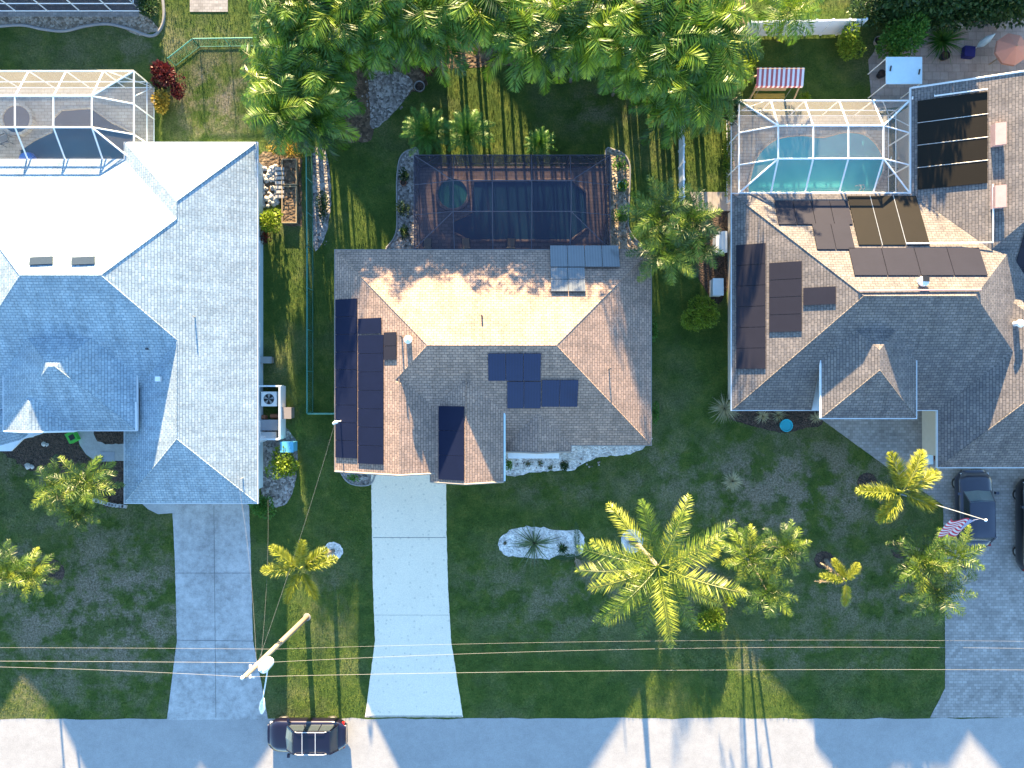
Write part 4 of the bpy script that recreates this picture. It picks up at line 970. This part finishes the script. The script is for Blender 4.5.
fence_chain([(176,66),(200,47),(262,46)], 1.1, 'green chain link fence with a diagonal corner at the upper left lawn')
# ---------------------------------------------------------------- utility pole, lines
pb_ = P(307, 617); top = P(245, 676.5, 10.0)
o = empty('utility_pole', (pb_.x, pb_.y, 0), 'leaning view of wooden utility pole with transformer and street lamp by the left driveway', 'utility pole')
T = top-pb_*1.0; T.z = 10.0
m = MB(); m.tube([(0,0,0), T*.5, T], [.17,.145,.12], 14); m.build('pole', M['pole_wood'], o, smooth=True)
m = MB(); m.lathe([(.24,0),(.24,.05),(.17,.06)], 0, 0, 16); m.build('base_ring', M['edging'], o)
def at_h(z): return T*(z/10.0)
q = at_h(8.3)+Vector((.42,-.05,0)); m = MB(); m.lathe([(.001,q.z-.45),(.27,q.z-.45),(.27,q.z+.42),(.20,q.z+.48),(.001,q.z+.5)], q.x, q.y, 18); tf = m.build('transformer', M['alu_white'], o)
m = MB()
for dx in (-.1, .12): m.lathe([(.05,q.z+.48),(.07,q.z+.55),(.04,q.z+.6),(.06,q.z+.68),(.001,q.z+.72)], q.x+dx, q.y, 8)
m.build('bushing', M['white'], tf)
m = MB(); a = at_h(7.6); 
arm = [a, a+Vector((.35,-.5,.35)), a+Vector((.28,-1.2,.5)), a+Vector((.15,-1.9,.5))]; m.tube(arm, .035, 6); m.build('lamp_arm', M['alu_white'], o)
m = MB(); e_ = arm[-1]; m.tube([e_+Vector((.05,.1,0)), e_+Vector((0,-.15,.0)), e_+Vector((-.02,-.45,-.02)), e_+Vector((-.05,-.72,-.03))], [.06,.14,.17,.06], 10); lm = m.build('lamp_head', M['white'], o)
m = MB(); m.lathe([(.10,e_.z-.14),(.10,e_.z-.2),(.001,e_.z-.25)], e_.x-.02, e_.y-.4, 10); m.build('lens', M['lamp_clear'], lm)
for z in (9.95, 8.1, 6.0):
    m = MB(); c = at_h(z); m.lathe([(.05,c.z),(.09,c.z+.05),(.05,c.z+.1),(.08,c.z+.15),(.001,c.z+.2)], c.x-.12, c.y-.05, 10); m.build('insulator', M['white'], o)
m = MB(); c = at_h(9.0); m.box(c.x-.22, c.x-.12, c.y-.5, c.y+.15, c.z-.2, c.z-.1); m.tube([c+Vector((-.15,-.45,-.15)), c+Vector((-.1,-.62,-.5))], .05, 8); m.build('fuse_cutout', M['white'], o)
W0 = pb_
def wire(ends, sag, label, r=.016, mat=None, n=24):
    a, b = [Vector(q) for q in ends]; m = MB(); pts = []
    for i in range(n+1):
        t = i/n; p = a.lerp(b, t); p.z -= 4*sag*t*(1-t); pts.append(p)
    m.tube(pts, r, 4); ob = m.build('power_line', mat or M['pipe']); tag(ob, label, 'power line')
def wp(z, dx=0, dy=0): return Vector((W0.x, W0.y, 0))+at_h(z)+Vector((dx, dy, 0))
LW = mat_plain('aluminium_wire', (0.15, 0.15, 0.16), 0.6)
wire((wp(10.05), (-58, wp(10).y, 10.2)), 1.6, 'lowest of the overhead lines left of the pole', .008, LW)
wire((wp(8.1), (-58, wp(8.1).y, 8.2)), .3, 'middle overhead line left of the pole', .009, LW)
wire((wp(6.0), (-58, wp(6.0).y, 6.1)), .3, 'upper thin overhead line left of the pole', .006, LW)
wire((wp(10.05), (52, wp(10).y, 10.2)), 1.0, 'lowest overhead line crossing the right driveway', .007, LW)
wire((wp(8.1), (52, wp(8.1).y, 8.4)), 2.4, 'brightest overhead line crossing the right lawn', .006, LW)
wire((wp(6.0), (52, wp(6.0).y, 6.4)), 1.6, 'faint upper overhead line crossing the right lawn', .0045, LW)
hm = mr.at(341, 420)[0]+Vector((-.1,0,.9))
wire((wp(8.4), hm), .5, 'service line from the pole to the centre house mast', .005, LW)
hl = lr.at(243, 470)[0]+Vector((0,0,1.0))
wire((wp(8.5), hl), .5, 'service line from the pole to the left house mast', .005, LW)
wire((wp(8.2, .1), P(268,500,4.2)), .4, 'second thin service line beside the left house', .004, LW)
# ---------------------------------------------------------------- vehicles
def car(loc, rz, L, W, H, col, name, label, cat, rails=True, hood=.27, rear=.08, belt=.98, hoodz=.92, bed=False, trunkz=None, paintname='paint'):
    o = empty(name, loc, label, cat, rz=rz); pm = paint(paintname, col)
    st = []; n = 22
    for i in range(n+1):
        t = i/n; x = L/2-L*t     # front is +x
        e_ = min(t, 1-t)*L
        wdt = W/2*(1-.36*max(0, 1-e_/.75)**2.0)
        if t < hood: zt = hoodz*(.74+.26*min(1, t/.10)**.6)+(belt-hoodz)*(t/hood)**2
        elif t > 1-rear: zt = (trunkz or belt)*(.80+.20*min(1, (1-t)/rear)**.5)
        else: zt = belt
        zb = .24+.10*max(0, 1-e_/.5)
        ring = [(0,zb),(wdt*.9,zb),(wdt*.985,zb+.16),(wdt,zb+(zt-zb)*.5),(wdt*.975,zt-.13),(wdt*.90,zt-.03),(wdt*.6,zt+.015),(0,zt+.03)]
        st.append((x, ring))
    m = MB(); vs = []; fs = []; K = 14
    for x, r in st:
        full = [(x, y, z) for y, z in r]+[(x, -y, z) for y, z in r[-2:0:-1]]
        vs += full
    for i in range(n):
        for k in range(K): fs.append((i*K+k, i*K+(k+1)%K, (i+1)*K+(k+1)%K, (i+1)*K+k))
    fs.append(tuple(range(K))); fs.append(tuple(n*K+k for k in range(K))[::-1]); m.mesh(vs, fs); m.build('body', pm, o, smooth=True)
    # greenhouse
    xf = L/2-L*hood+.05; xr = -L/2+L*rear+.05 if not bed else -L*.06
    bw = W*.43; tw = W*.355; xtf = xf-.62; xtr = xr+(.35 if not bed else .12); zb = belt-.03
    B = [(xf,-bw*.92,zb),(xf,bw*.92,zb),(xr,bw*.93,zb),(xr,-bw*.93,zb)]; Tp = [(xtf,-tw,H-.05),(xtf,tw,H-.05),(xtr,tw,H-.05),(xtr,-tw,H-.05)]
    def V(p): return Vector(p)
    def panel(name_, q, thick_=.012):
        mm = MB(); mm.poly(q); mm.build(name_, M['glass'], o)
    fm = ((xf+.10, 0),)
    cf = V(((xf+.10), 0, zb)); ct = V((xtf+.05, 0, H-.04))
    mm = MB(); mm.poly([V(B[0]), cf, ct, V(Tp[0])]); mm.poly([cf, V(B[1]), V(Tp[1]), ct]); mm.build('windscreen', M['windscreen'], o)
    panel('rear_window', [V(B[2]), V(B[3]), V(Tp[3]), V(Tp[2])])
    for sg, (i, k) in ((1, (1, 2)), (-1, (0, 3))):
        panel('side_window', [V(B[i]), V(B[k]), V(Tp[k]), V(Tp[i])])
        mm = MB()     # pillars
        for t in (.34, .68):
            mm.beam(V(B[i]).lerp(V(B[k]), t), V(Tp[i]).lerp(V(Tp[k]), t), .06)
        mm.beam(V(B[i]), V(Tp[i]), .07); mm.beam(V(B[k]), V(Tp[k]), .10); mm.build('pillar', pm, o)
    mm = MB(); mm.smooth = True     # roof panel, crowned
    vs = []; fs = []; nx_, ny_ = 8, 6
    for a in range(nx_+1):
        for b in range(ny_+1):
            s = a/nx_; t = b/ny_*2-1; x = xtf+.06+(xtr-.04-xtf-.06)*s; edge = max(abs(t)**4, abs(2*s-1)**6)
            vs.append((x+(.05*(1-t*t) if a == 0 else 0), t*(tw+.03), H-.07*edge))
    for a in range(nx_):
        for b in range(ny_): k = a*(ny_+1)+b; fs.append((k, k+1, k+ny_+2, k+ny_+1))
    mm.mesh(vs, fs); mm.build('roof', pm, o, smooth=True)
    if rails:
        for sg in (-1, 1):
            mm = MB(); mm.tube([(xtf-.1,sg*tw*.96,H-.03),(xtf-.25,sg*tw*.96,H+.05),(xtr+.35,sg*tw*.96,H+.05),(xtr+.2,sg*tw*.96,H-.03)], .022, 6); mm.build('roof_rail', M['lamp_clear'], o)
        for x in (xtf-.55, (xtf+xtr)/2-.25):
            mm = MB(); mm.tube([(x,-tw*.96,H+.05),(x,tw*.96,H+.05)], .02, 6); mm.build('crossbar', M['lamp_clear'], o)
    if bed:
        mm = MB(); mm.box(-L/2+.12, xr-.08, -W*.42, W*.42, belt-.0, belt+.035); mm.build('bed_cover', M['black'], o)
    for sg in (-1, 1):
        mm = MB(); mm.box(xf-.22, xf-.06, sg*(W/2+.10)-.10, sg*(W/2+.10)+.10, belt-.04, belt+.13); mm.build('mirror', pm, o)
        mm = MB(); mm.box(L/2-.42, L/2-.16, sg*W*.36-.13, sg*W*.36+.08, hoodz*.70, hoodz*.80); mm.build('headlight', M['lamp_clear'], o)
        mm = MB(); mm.box(-L/2+.09, -L/2+.25, sg*W*.36-.12, sg*W*.36+.05, belt*.66, belt*.82); mm.build('taillight', M['lamp_red'], o)
        for x in (L/2-L*.18, -L/2+L*.2):
            mm = MB(); yy = sg*(W/2-.19); prof = [(.20,-.11),(.31,-.12),(.34,-.08),(.34,.08),(.31,.12),(.20,.11)]; vs = []; fs = []
            for r, y in prof:
                for k in range(20): a = 2*math.pi*k/20; vs.append((x+r*math.cos(a), yy+y, .34+r*math.sin(a)))
            for i in range(5):
                for k in range(20): fs.append((i*20+k, i*20+(k+1)%20, (i+1)*20+(k+1)%20, (i+1)*20+k))
            mm.mesh(vs, fs); wh = mm.build('wheel', M['rubber'], o, smooth=True)
            mm = MB(); vs = [(x+.20*math.cos(2*math.pi*k/14), yy+sg*.10, .34+.20*math.sin(2*math.pi*k/14)) for k in range(14)]; mm.mesh(vs, [tuple(range(14))]); mm.build('rim', M['metal'], wh)
    mm = MB(); mm.box(L/2-.06, L/2+.0, -.25, .25, .38, .5); mm.build('number_plate', M['white'], o)
    # seams of the bonnet and doors
    return o
p = P(306.5, 736, .8); car((p.x, p.y, .01), math.pi, 4.85, 1.96, 1.72, (0.006, 0.004, 0.017), 'parked_car', 'dark purple SUV with roof rails parked on the street below the left driveway', 'car', paintname='purple_paint')
p = P(975.5, 509, .8); car((p.x, p.y, .02), math.pi/2+.02, 4.75, 2.12, 1.55, (0.03, 0.036, 0.06), 'parked_car', 'dark grey SUV parked under the flag on the paver driveway', 'car', rails=False, paintname='slate_paint')
p = P(1037, 526, .9); car((p.x, p.y, .02), math.pi/2, 5.7, 2.0, 1.9, (0.012, 0.012, 0.015), 'pickup_truck', 'black pickup truck cut off by the right edge of the photo', 'pickup truck', rails=False, bed=True, belt=1.15, hoodz=1.12, paintname='black_paint')
# ---------------------------------------------------------------- flag
b0 = P(900, 494); tp = P(985, 520, 8.2); fo = empty('flagpole', (b0.x, b0.y, 0), 'white flagpole rising beside the foxtail palm at the paver driveway', 'flagpole')
T2 = tp-b0; m = MB(); m.tube([(0,0,0), T2], [.04,.02], 8); m.build('pole', M['alu_grey'], fo)
m = MB(); m.lathe([(.001,T2.z),(.08,T2.z+.07),(.001,T2.z+.15)], T2.x, T2.y, 10); m.build('finial', M['alu_white'], fo)
fm, t, b = newmat('flag_cloth')
uvn = N(t, 'ShaderNodeUVMap'); sp = N(t, 'ShaderNodeSeparateXYZ'); t.links.new(uvn.outputs[0], sp.inputs[0])
def mth(op, a, c=None):
    n = N(t, 'ShaderNodeMath', operation=op)
    for s_, v_ in ((n.inputs[0], a), (n.inputs[1], c)):
        if v_ is None: continue
        if isinstance(v_, (int, float)): s_.default_value = v_
        else: t.links.new(v_, s_)
    return n.outputs[0]
stripe = mth('LESS_THAN', mth('FRACT', mth('MULTIPLY', sp.outputs[1], 6.5)), .5)
canton = mth('MULTIPLY', mth('LESS_THAN', sp.outputs[0], .42), mth('GREATER_THAN', sp.outputs[1], 6/13))
vo = N(t, 'ShaderNodeTexVoronoi'); vo.inputs['Scale'].default_value = 16; vo.inputs['Randomness'].default_value = 0; t.links.new(uvn.outputs[0], vo.inputs['Vector'])
star = mth('LESS_THAN', vo.outputs['Distance'], .3)
c = mix(t, stripe, (0.50,0.46,0.48), (0.36,0.02,0.05)); c2 = mix(t, star, (0.02,0.04,0.20), (0.75,0.75,0.78)); c = mix(t, canton, c, c2)
t.links.new(c, b.inputs['Base Color']); b.inputs['Roughness'].default_value = .8
m = MB(); nx_, ny_ = 26, 14; vs = []; fs = []; uvs = []
p0 = T2*(7.95/8.2)
for i in range(nx_+1):
    for k in range(ny_+1):
        s = i/nx_; tt = k/ny_
        x = p0.x-(1-tt)*.25-s*1.30+.10*math.sin(s*9+tt*3)*s; y = p0.y-(1-tt)*1.0*(.25+.75*min(1,s*2.5))-s*.10+.10*math.sin(s*11+2*tt)*(.3+s)
        z = p0.z-(1-tt)*.75-s*.45-.14*math.cos(s*12+tt*3)*s
        vs.append((x, y, z)); uvs.append((s, tt))
for i in range(nx_):
    for k in range(ny_):
        a = i*(ny_+1)+k; fs.append((a, a+1, a+ny_+2, a+ny_+1))
m.v = vs; m.col = [.5]*len(vs); m.f = fs; m.uv = [[uvs[q] for q in f] for f in fs]; m.mi = [0]*len(fs)
fl = m.build('flag', fm, smooth=True); fl.location = (b0.x, b0.y, 0); tag(fl, 'red, white and blue striped flag flying above the dark grey SUV', 'flag')
# ---------------------------------------------------------------- garden things
# striped canopy swing
p = P(766, 102); o = empty('garden_swing', (p.x, p.y, 0), 'garden swing with red and white striped canopy and timber legs on the back lawn', 'garden swing')
m = MB(); 
for k in range(12):
    y0 = .45; x0 = -1.4+k*2.8/12; x1 = x0+2.8/12
    m.poly([(x0,.05,2.35),(x1,.05,2.35),(x1,1.05,2.55),(x0,1.05,2.55)], [(x0,0),(x1,0),(x1,1),(x0,1)])
    m.poly([(x0,.05,2.35),(x1,.05,2.35),(x1,.02,2.15),(x0,.02,2.15)][::-1], [(x0,0),(x1,0),(x1,1),(x0,1)])
m.build('canopy', M['awning'], o)
for sg in (-1, 1):
    for (yb, yt) in ((-.55,.2),(1.3,.7)):
        m = MB(); m.beam((sg*1.45,yb,0),(sg*1.25,yt,2.35),.10); m.build('leg', M['wood'], o)
m = MB(); m.beam((-1.4,.1,2.3),(1.4,.1,2.3),.09); m.beam((-1.4,1.0,2.5),(1.4,1.0,2.5),.09); m.build('crossbeam', M['wood'], o)
m = MB(); m.box(-.95,.95,.0,.3,.5,.58); m.build('seat', M['cushion'], o)
m = MB(); m.mesh([(-1,.46,.6),(1,.46,.6),(1,.63,1.05),(-1,.63,1.05),(-1,.53,.6),(1,.53,.6),(1,.70,1.05),(-1,.70,1.05)], [(0,1,2,3),(7,6,5,4),(3,2,6,7),(1,5,6,2),(0,3,7,4)]); m.build('backrest', M['wood'], o)
for sg in (-1, 1): m = MB(); m.tube([(sg*.95,0,.6),(sg*.95,.3,2.35)], .015, 4); m.build('chain', M['metal'], o)
# white patio canopy
a = P(886, 84, 2.3); c = P(922, 57, 2.3); o = empty('patio_canopy', ((a.x+c.x)/2, (a.y+c.y)/2, 0), 'flat white patio canopy on thin posts between bush and white enclosure', 'canopy'); L = o.location
m = MB(); m.box(a.x-L.x, c.x-L.x, a.y-L.y, c.y-L.y, 2.26, 2.32); m.build('top', M['umb_blue'], o)
for x in (a.x-L.x+.05, c.x-L.x-.05):
    for y in (a.y-L.y+.05, c.y-L.y-.05): m = MB(); m.beam((x,y,0),(x,y,2.26),.07); m.build('post', M['alu_white'], o)
for dx, dy in ((-.85,.1),(.85,-.1)): m = MB(); m.beam((dx,dy-.15,2.36),(dx+.06,dy+.15,2.36),.08); m.build('clamp', M['black'], o)
# umbrellas
p = P(1015, 47, 2.4); o = empty('parasol', (p.x, p.y, 0), 'open salmon pink parasol at the top right corner', 'parasol')
m = MB(); Rr = .98
for k in range(8):
    a0 = k*math.pi/4+.2; a1 = a0+math.pi/4; m.poly([(0,0,2.55),(Rr*math.cos(a0),Rr*math.sin(a0),2.1),(Rr*math.cos(a1),Rr*math.sin(a1),2.1)]); m.poly([(Rr*math.cos(a0),Rr*math.sin(a0),2.1),(Rr*math.cos(a0),Rr*math.sin(a0),1.95),(Rr*math.cos(a1),Rr*math.sin(a1),1.95),(Rr*math.cos(a1),Rr*math.sin(a1),2.1)])
m.build('canopy', M['umb_pink'], o); m = MB(); m.tube([(0,0,0),(0,0,2.65)], .03, 8); m.build('pole', M['wood'], o)
for k in range(8): m = MB(); a0 = k*math.pi/4+.2; m.tube([(0,0,2.5),(Rr*math.cos(a0),Rr*math.sin(a0),2.08)], .012, 4); m.build('rib', M['metal'], o)
a = P(973, 50); c = P(995, 34, 2.3); o = empty('parasol', (a.x, a.y, 0), 'closed pale blue parasol leaning beside the salmon one', 'parasol'); d = c-a
m = MB(); m.tube([(0,0,0), d*.3], .03, 8); m.build('pole', M['alu_white'], o)
m = MB(); m.tube([d*.25, d*.42, d*.7, d], [.08,.22,.20,.03], 8); m.build('canopy', M['umb_blue'], o)
m = MB(); p = P(966, 54); m.prism([(-.35,-.3),(.3,-.35),(.35,.28),(-.28,.35)], .02, .42); o = m.build('storage_cushion', M['navy_cloth']); o.location = (p.x, p.y, 0); tag(o, 'dark blue storage cushion at the foot of the closed parasol', 'cushion')
# planters
def pot(u, v, r, h, mat, label, plant=None, name='plant_pot'):
    p = P(u, v); o = empty(name, (p.x, p.y, .02), label, 'plant pot'); m = MB(); m.lathe([(.001,0),(r*.7,0),(r,h),(r*.88,h),(r*.82,h-.06)], 0, 0, 18); m.build('pot', mat, o)
    m = MB(); m.poly([(r*.84*math.cos(a_), r*.84*math.sin(a_), h-.07) for a_ in [k*math.pi/9 for k in range(18)]]); m.build('soil' if not plant else plant[0], plant[1] if plant else M['mulch'], o)
pot(783.5,425,.40,.5,M['teal_glaze'],'round teal basin in the mulch before the right house',('water',M['teal_glaze']),'garden_basin')
pot(876,43,.28,.35,M['edging'],'grey ring planter, upper one left of the white patio canopy')
pot(877,51,.26,.3,M['edging'],'grey ring planter, lower one left of the white patio canopy')
pot(960,25,.30,.5,M['white'],'round white planter near the top of the right patio')
pot(942,58,.28,.4,M['black'],'dark round planter below the fountain shaped plant')
pot(879,76,.26,.35,M['black'],'dark planter left of the white patio canopy on the pavers')
pot(620,187,.25,.4,M['teal_glaze'],'small teal pot in the gravel right of the dark enclosure')
pot(564,465.5,.22,.16,M['black'],'low dark pot under the clipped bush') if 0 else None
pot(404,184,.2,.35,M['terracotta'],'terracotta pot in the gravel left of the dark enclosure')
pot(420,88,.34,.3,M['edging'],'round stone planter at the tip of the grey gravel bed')
pot(933,431,.24,.4,M['blue_plastic'],'blue pot on the right house porch, upper'); pot(934,457,.28,.4,M['terracotta'],'brown pot at the lower end of the right house porch')
# grill and furniture on the patio, top right
m = MB(); p = P(993, 22); m.box(-.5,.5,-.3,.3,0,.85); m.lathe([(.3,.85),(.3,1.0),(.2,1.15),(.001,1.2)], 0, 0, 12); o = m.build('grill', M['metal']); o.location = (p.x, p.y, .02); tag(o, 'grey grill beside the dark hedge at the upper right', 'grill')
p = P(960, 60); 
m = MB(); m.tube([P(902,85), P(905,85,1)][:0] or [(0,0,0),(2.1,1.9,.0)], .03, 5)
# service equipment by the left house
def ac(u, v, sx, sy, h, label, fan=True, mat='white', name='air_conditioner', cat='air conditioner'):
    p = P(u, v, h); o = empty(name, (p.x, p.y, .01), label, cat); m = MB(); m.box(-sx/2, sx/2, -sy/2, sy/2, 0, h); m.build('casing', M[mat], o)
    if fan:
        m = MB(); m.lathe([(.001,h+.012),(.36*min(sx,sy),h+.012)], 0, 0, 18); g_ = m.build('fan_opening', M['black'], o)
        m = MB()
        for k in range(5): a_ = k*1.2566; m.poly([(0,0,h+.02),(.34*min(sx,sy)*math.cos(a_),.34*min(sx,sy)*math.sin(a_),h+.02),(.34*min(sx,sy)*math.cos(a_+.55),.34*min(sx,sy)*math.sin(a_+.55),h+.03)])
        m.build('fan_blade', M['metal'], g_)
    else:
        m = MB(); m.box(-sx/2-.03, sx/2+.03, -sy/2-.03, sy/2+.03, h, h+.05); m.build('lid', M[mat], o)
    return o
ac(269,399,.95,.9,.8,'white air conditioner with round fan at the right wall of the left house')
ac(265,360,.8,.35,.5,'narrow grey unit above the air conditioner on the left house wall',False,'metal','pump_box','pump')
ac(721.5,242,.62,1.25,.85,'taller white box beside the right house wall, upper one',False,'alu_white','equipment_box','equipment box')
ac(718,287,.6,1.0,.8,'shorter white box beside the right house wall, lower one',False,'alu_white','equipment_box','equipment box')
ac(287,447,.75,.6,.9,'pale blue lidded bin beside the lime green shrub',False,'blue_plastic','waste_bin','bin')
ac(268,425,1.2,.6,.5,'blue grey storage box below the air conditioner',False,'alu_grey','storage_box','box')
ac(268,435,1.0,.35,.35,'low white crate under the blue grey storage box',False,'fascia','storage_crate','crate')
ac(285,413,.75,.65,.7,'beige utility box at the lawn side of the air conditioner',False,'fascia_tan','utility_box','box')
p = P(264, 438); m = MB(); m.lathe([(.001,.9),(.16,.9),(.24,.78),(.24,0)], 0, 0, 14); o = m.build('pool_filter', M['fascia'], smooth=True); o.location = (p.x, p.y, .01); tag(o, 'round grey pool filter tank at the left house wall', 'filter tank')
for u, v, lb in ((263,417,'left'),(276,416,'right')): p = P(u, v); m = MB(); m.tube([(-.25,0,.22),(.25,0,.22)], .14, 10); m.box(-.3,.3,-.1,.1,0,.1); o = m.build('pool_pump', M['terracotta']); o.location = (p.x, p.y, .01); tag(o, f'{lb} rusty pool pump beside the beige box', 'pump')
m = MB(); a = P(285,386); c = P(285,438); m.box(a.x-.05, a.x+.05, c.y, a.y, 0, 1.1); m.box(a.x-1.4, a.x-.06, a.y-.05, a.y+.05, 0, 1.1); m.box(a.x-1.4, a.x-.06, c.y-.05, c.y+.05, 0, 1.1); o = m.build('equipment_screen', M['vinyl']); tag(o, 'white low screen wall around the air conditioner and pumps', 'screen wall')
# raised beds and rubble
for k, (u0, u1, v0, v1, lb) in enumerate(((283,298,160,186,'upper timber raised bed with brown soil behind the left house'), (283,298,187,224,'lower timber raised bed with brown soil beside the green fence'))):
    a = P(u0, v1); c = P(u1, v0); o = empty('raised_bed', (a.x, a.y, 0), lb, 'raised bed'); w_, h_ = c.x-a.x, c.y-a.y
    m = MB(); m.box(0,w_,0,.06,0,.3); m.box(0,w_,h_-.06,h_,0,.3); m.box(0,.06,.061,h_-.061,0,.3); m.box(w_-.06,w_,.061,h_-.061,0,.3); m.build('frame', M['wood'], o)
    m = MB(); m.poly([(.05,.05,.24),(w_-.05,.05,.24),(w_-.05,h_-.05,.24),(.05,h_-.05,.24)]); m.build('soil', M['soil'], o)
def rock(m, x, y, s, z=0):
    vs = []; 
    for i in range(4):
        for k in range(7):
            a = k*2*math.pi/7; el = -.2+i*.55; r = s*math.cos(el)*U(.75,1.15); vs.append((x+r*math.cos(a), y+r*math.sin(a), z+s*.7*max(0, math.sin(el))*U(.8,1.1)))
    vs.append((x, y, z+s*.72)); fs = [(i*7+k, i*7+(k+1)%7, (i+1)*7+(k+1)%7, (i+1)*7+k) for i in range(3) for k in range(7)]+[(21+k, 21+(k+1)%7, 28) for k in range(7)]
    m.mesh(vs, fs)
for k in range(7):
    v = 170+k*4.6; p = P(281, v); m = MB(); m.box(-.28,.28,-.09,.09,0,.28); o = m.build('concrete_block', M['stone']); o.location = (p.x, p.y, .015); o.rotation_euler[2] = U(-.1,.1); tag(o, f'white concrete block, {ORD[k]} from the top in the row beside the raised beds', 'concrete block', 'row of white concrete blocks')
m = MB()
for k in range(70): a = P(U(254,279), U(166,206)); rock(m, a.x, a.y, U(.07,.24))
o = m.build('rubble', M['stone']); tag(o, 'heap of white rubble stones behind the left house', 'rubble', kind='stuff')
def scatter(label, n, u0, u1, v0, v1, s0, s1, mat):
    m = MB()
    for k in range(n): a = P(U(u0,u1), U(v0,v1)); rock(m, a.x, a.y, U(s0,s1))
    o = m.build('stones', mat); tag(o, label, 'stones', kind='stuff')
scatter('loose pale stones in the grey gravel bed under the back thicket', 60, 362, 402, 74, 116, .03, .09, M['gravel_grey'])
scatter('small stones in the gravel left of the dark enclosure', 40, 399, 412, 158, 240, .03, .08, M['gravel_grey'])
scatter('small stones in the gravel right of the dark enclosure', 40, 612, 627, 158, 240, .03, .08, M['gravel_grey'])
scatter('stones in the bed beside the green fence', 50, 315, 327, 155, 245, .03, .07, M['gravel_grey'])
scatter('dark stones scattered in the front white gravel', 26, 515, 600, 458, 468, .03, .09, M['gravel_grey'])
# low stone edging by left entrance
m = MB(); pts = smooth_open([P(96,500), P(106,503), P(115,505), P(125,506)], 6)
for p in pts[::2]: m.rbox(p.x, p.y, .28, .2, 0, .16, U(-.3,.3))
o = m.build('stone_edging', M['stone']); tag(o, 'short row of white edging stones beside the left entrance bed', 'edging stones', kind='stuff')
for u, v, s, lb in ((44,444,.17,'flat pale rock in the bed below the left porch gable'),(28,466,.22,'long pale rock on the left lawn edge')):
    m = MB(); rock(m, 0, 0, s); rock(m, s*1.2, -.05, s*.7); o = m.build('rock', M['stone']); p = P(u, v); o.location = (p.x, p.y, 0); tag(o, lb, 'rock')
p = P(71,437,.4); o = empty('plastic_crate', (p.x, p.y, 0), 'bright green tilted crate in the bed before the left house', 'crate', rz=.5); m = MB(); m.box(-.28,.28,-.33,.33,0,.4); m.build('box', M['green_plastic'], o); m = MB(); m.box(-.12,.2,-.2,.12,.401,.44); m.build('label_plate', M['black'], o)
p = P(108,455); m = MB(); m.box(-.45,.45,-.3,.3,.014,.05); o = m.build('doormat', M['alu_grey']); o.location = (p.x, p.y-.1, 0); tag(o, 'dark patterned mat on the left house entrance path', 'mat')
m = MB(); a = P(926,405,.6); 
m.box(-.16,.16,-1.5,1.2,0,.45); o = m.build('porch_bench', M['umb_blue']); p = P(930,440,.4); o.location = (p.x, p.y, .02); tag(o, 'pale narrow bench along the right house porch wall', 'bench')
# dark pole across the upper right patio (hose reel stand)

# ---------------------------------------------------------------- short lawn blades
import numpy as np
rg = np.random.default_rng(5)
n = 420000
x = rg.uniform(-33, 33, n); y = rg.uniform(-21.0, 26, n)
keep = np.ones(n, bool)
def cut(x0, x1, y0, y1):
    global keep
    keep &= ~((x > x0) & (x < x1) & (y > y0) & (y < y1))
def cutpx(u0, u1, v0, v1): cut((u0-512)/16, (u1-512)/16, (384-v1)/16, (384-v0)/16)
def inpoly(pts):
    ins = np.zeros(len(x), bool); q = pts
    for i in range(len(q)):
        x1, y1 = q[i]; x2, y2 = q[(i+1) % len(q)]
        if y1 == y2: continue
        c = ((y1 > y) != (y2 > y)) & (x < (x2-x1)*(y-y1)/(y2-y1)+x1); ins ^= c
    return ins
for ob in list(C.objects):
    if ob.type == 'MESH' and ob.get('kind') == 'structure' and ob.name.split('.')[0] in ('driveway','gravel_bed','mulch_bed','soil_bed','patio','path','pool_deck','road'):
        me = ob.data; keep &= ~inpoly([(v.co.x, v.co.y) for v in me.vertices])
cut(-10, 7.7, -4.6, 7.4); cut(-40, -15.4, -1.5, 13.8); cut(-22.5, -15.4, -6.6, 0); cut(13.4, 40, -1.1, 11.2); cut(24, 40, -4.5, 17)
x = x[keep]; y = y[keep]; n = len(x)
a = rg.uniform(0, 2*np.pi, n); h = rg.uniform(.035, .085, n); w_ = rg.uniform(.010, .022, n); t_ = rg.uniform(0, .05, n); a2 = rg.uniform(0, 2*np.pi, n)
co_ = np.zeros((n, 3, 3), np.float32)
co_[:, 0] = np.stack([x-np.cos(a)*w_, y-np.sin(a)*w_, np.zeros(n)], 1); co_[:, 1] = np.stack([x+np.cos(a)*w_, y+np.sin(a)*w_, np.zeros(n)], 1)
co_[:, 2] = np.stack([x+np.cos(a2)*t_, y+np.sin(a2)*t_, h], 1)
me = bpy.data.meshes.new('grass'); me.vertices.add(n*3); me.vertices.foreach_set('co', co_.ravel())
me.loops.add(n*3); me.loops.foreach_set('vertex_index', np.arange(n*3, dtype=np.int32)); me.polygons.add(n)
me.polygons.foreach_set('loop_start', np.arange(0, n*3, 3, dtype=np.int32)); me.materials.append(M['grass']); me.update(); me.validate()
o = bpy.data.objects.new('grass', me); C.objects.link(o); tag(o, 'short mown grass of the lawns', 'grass', kind='stuff')
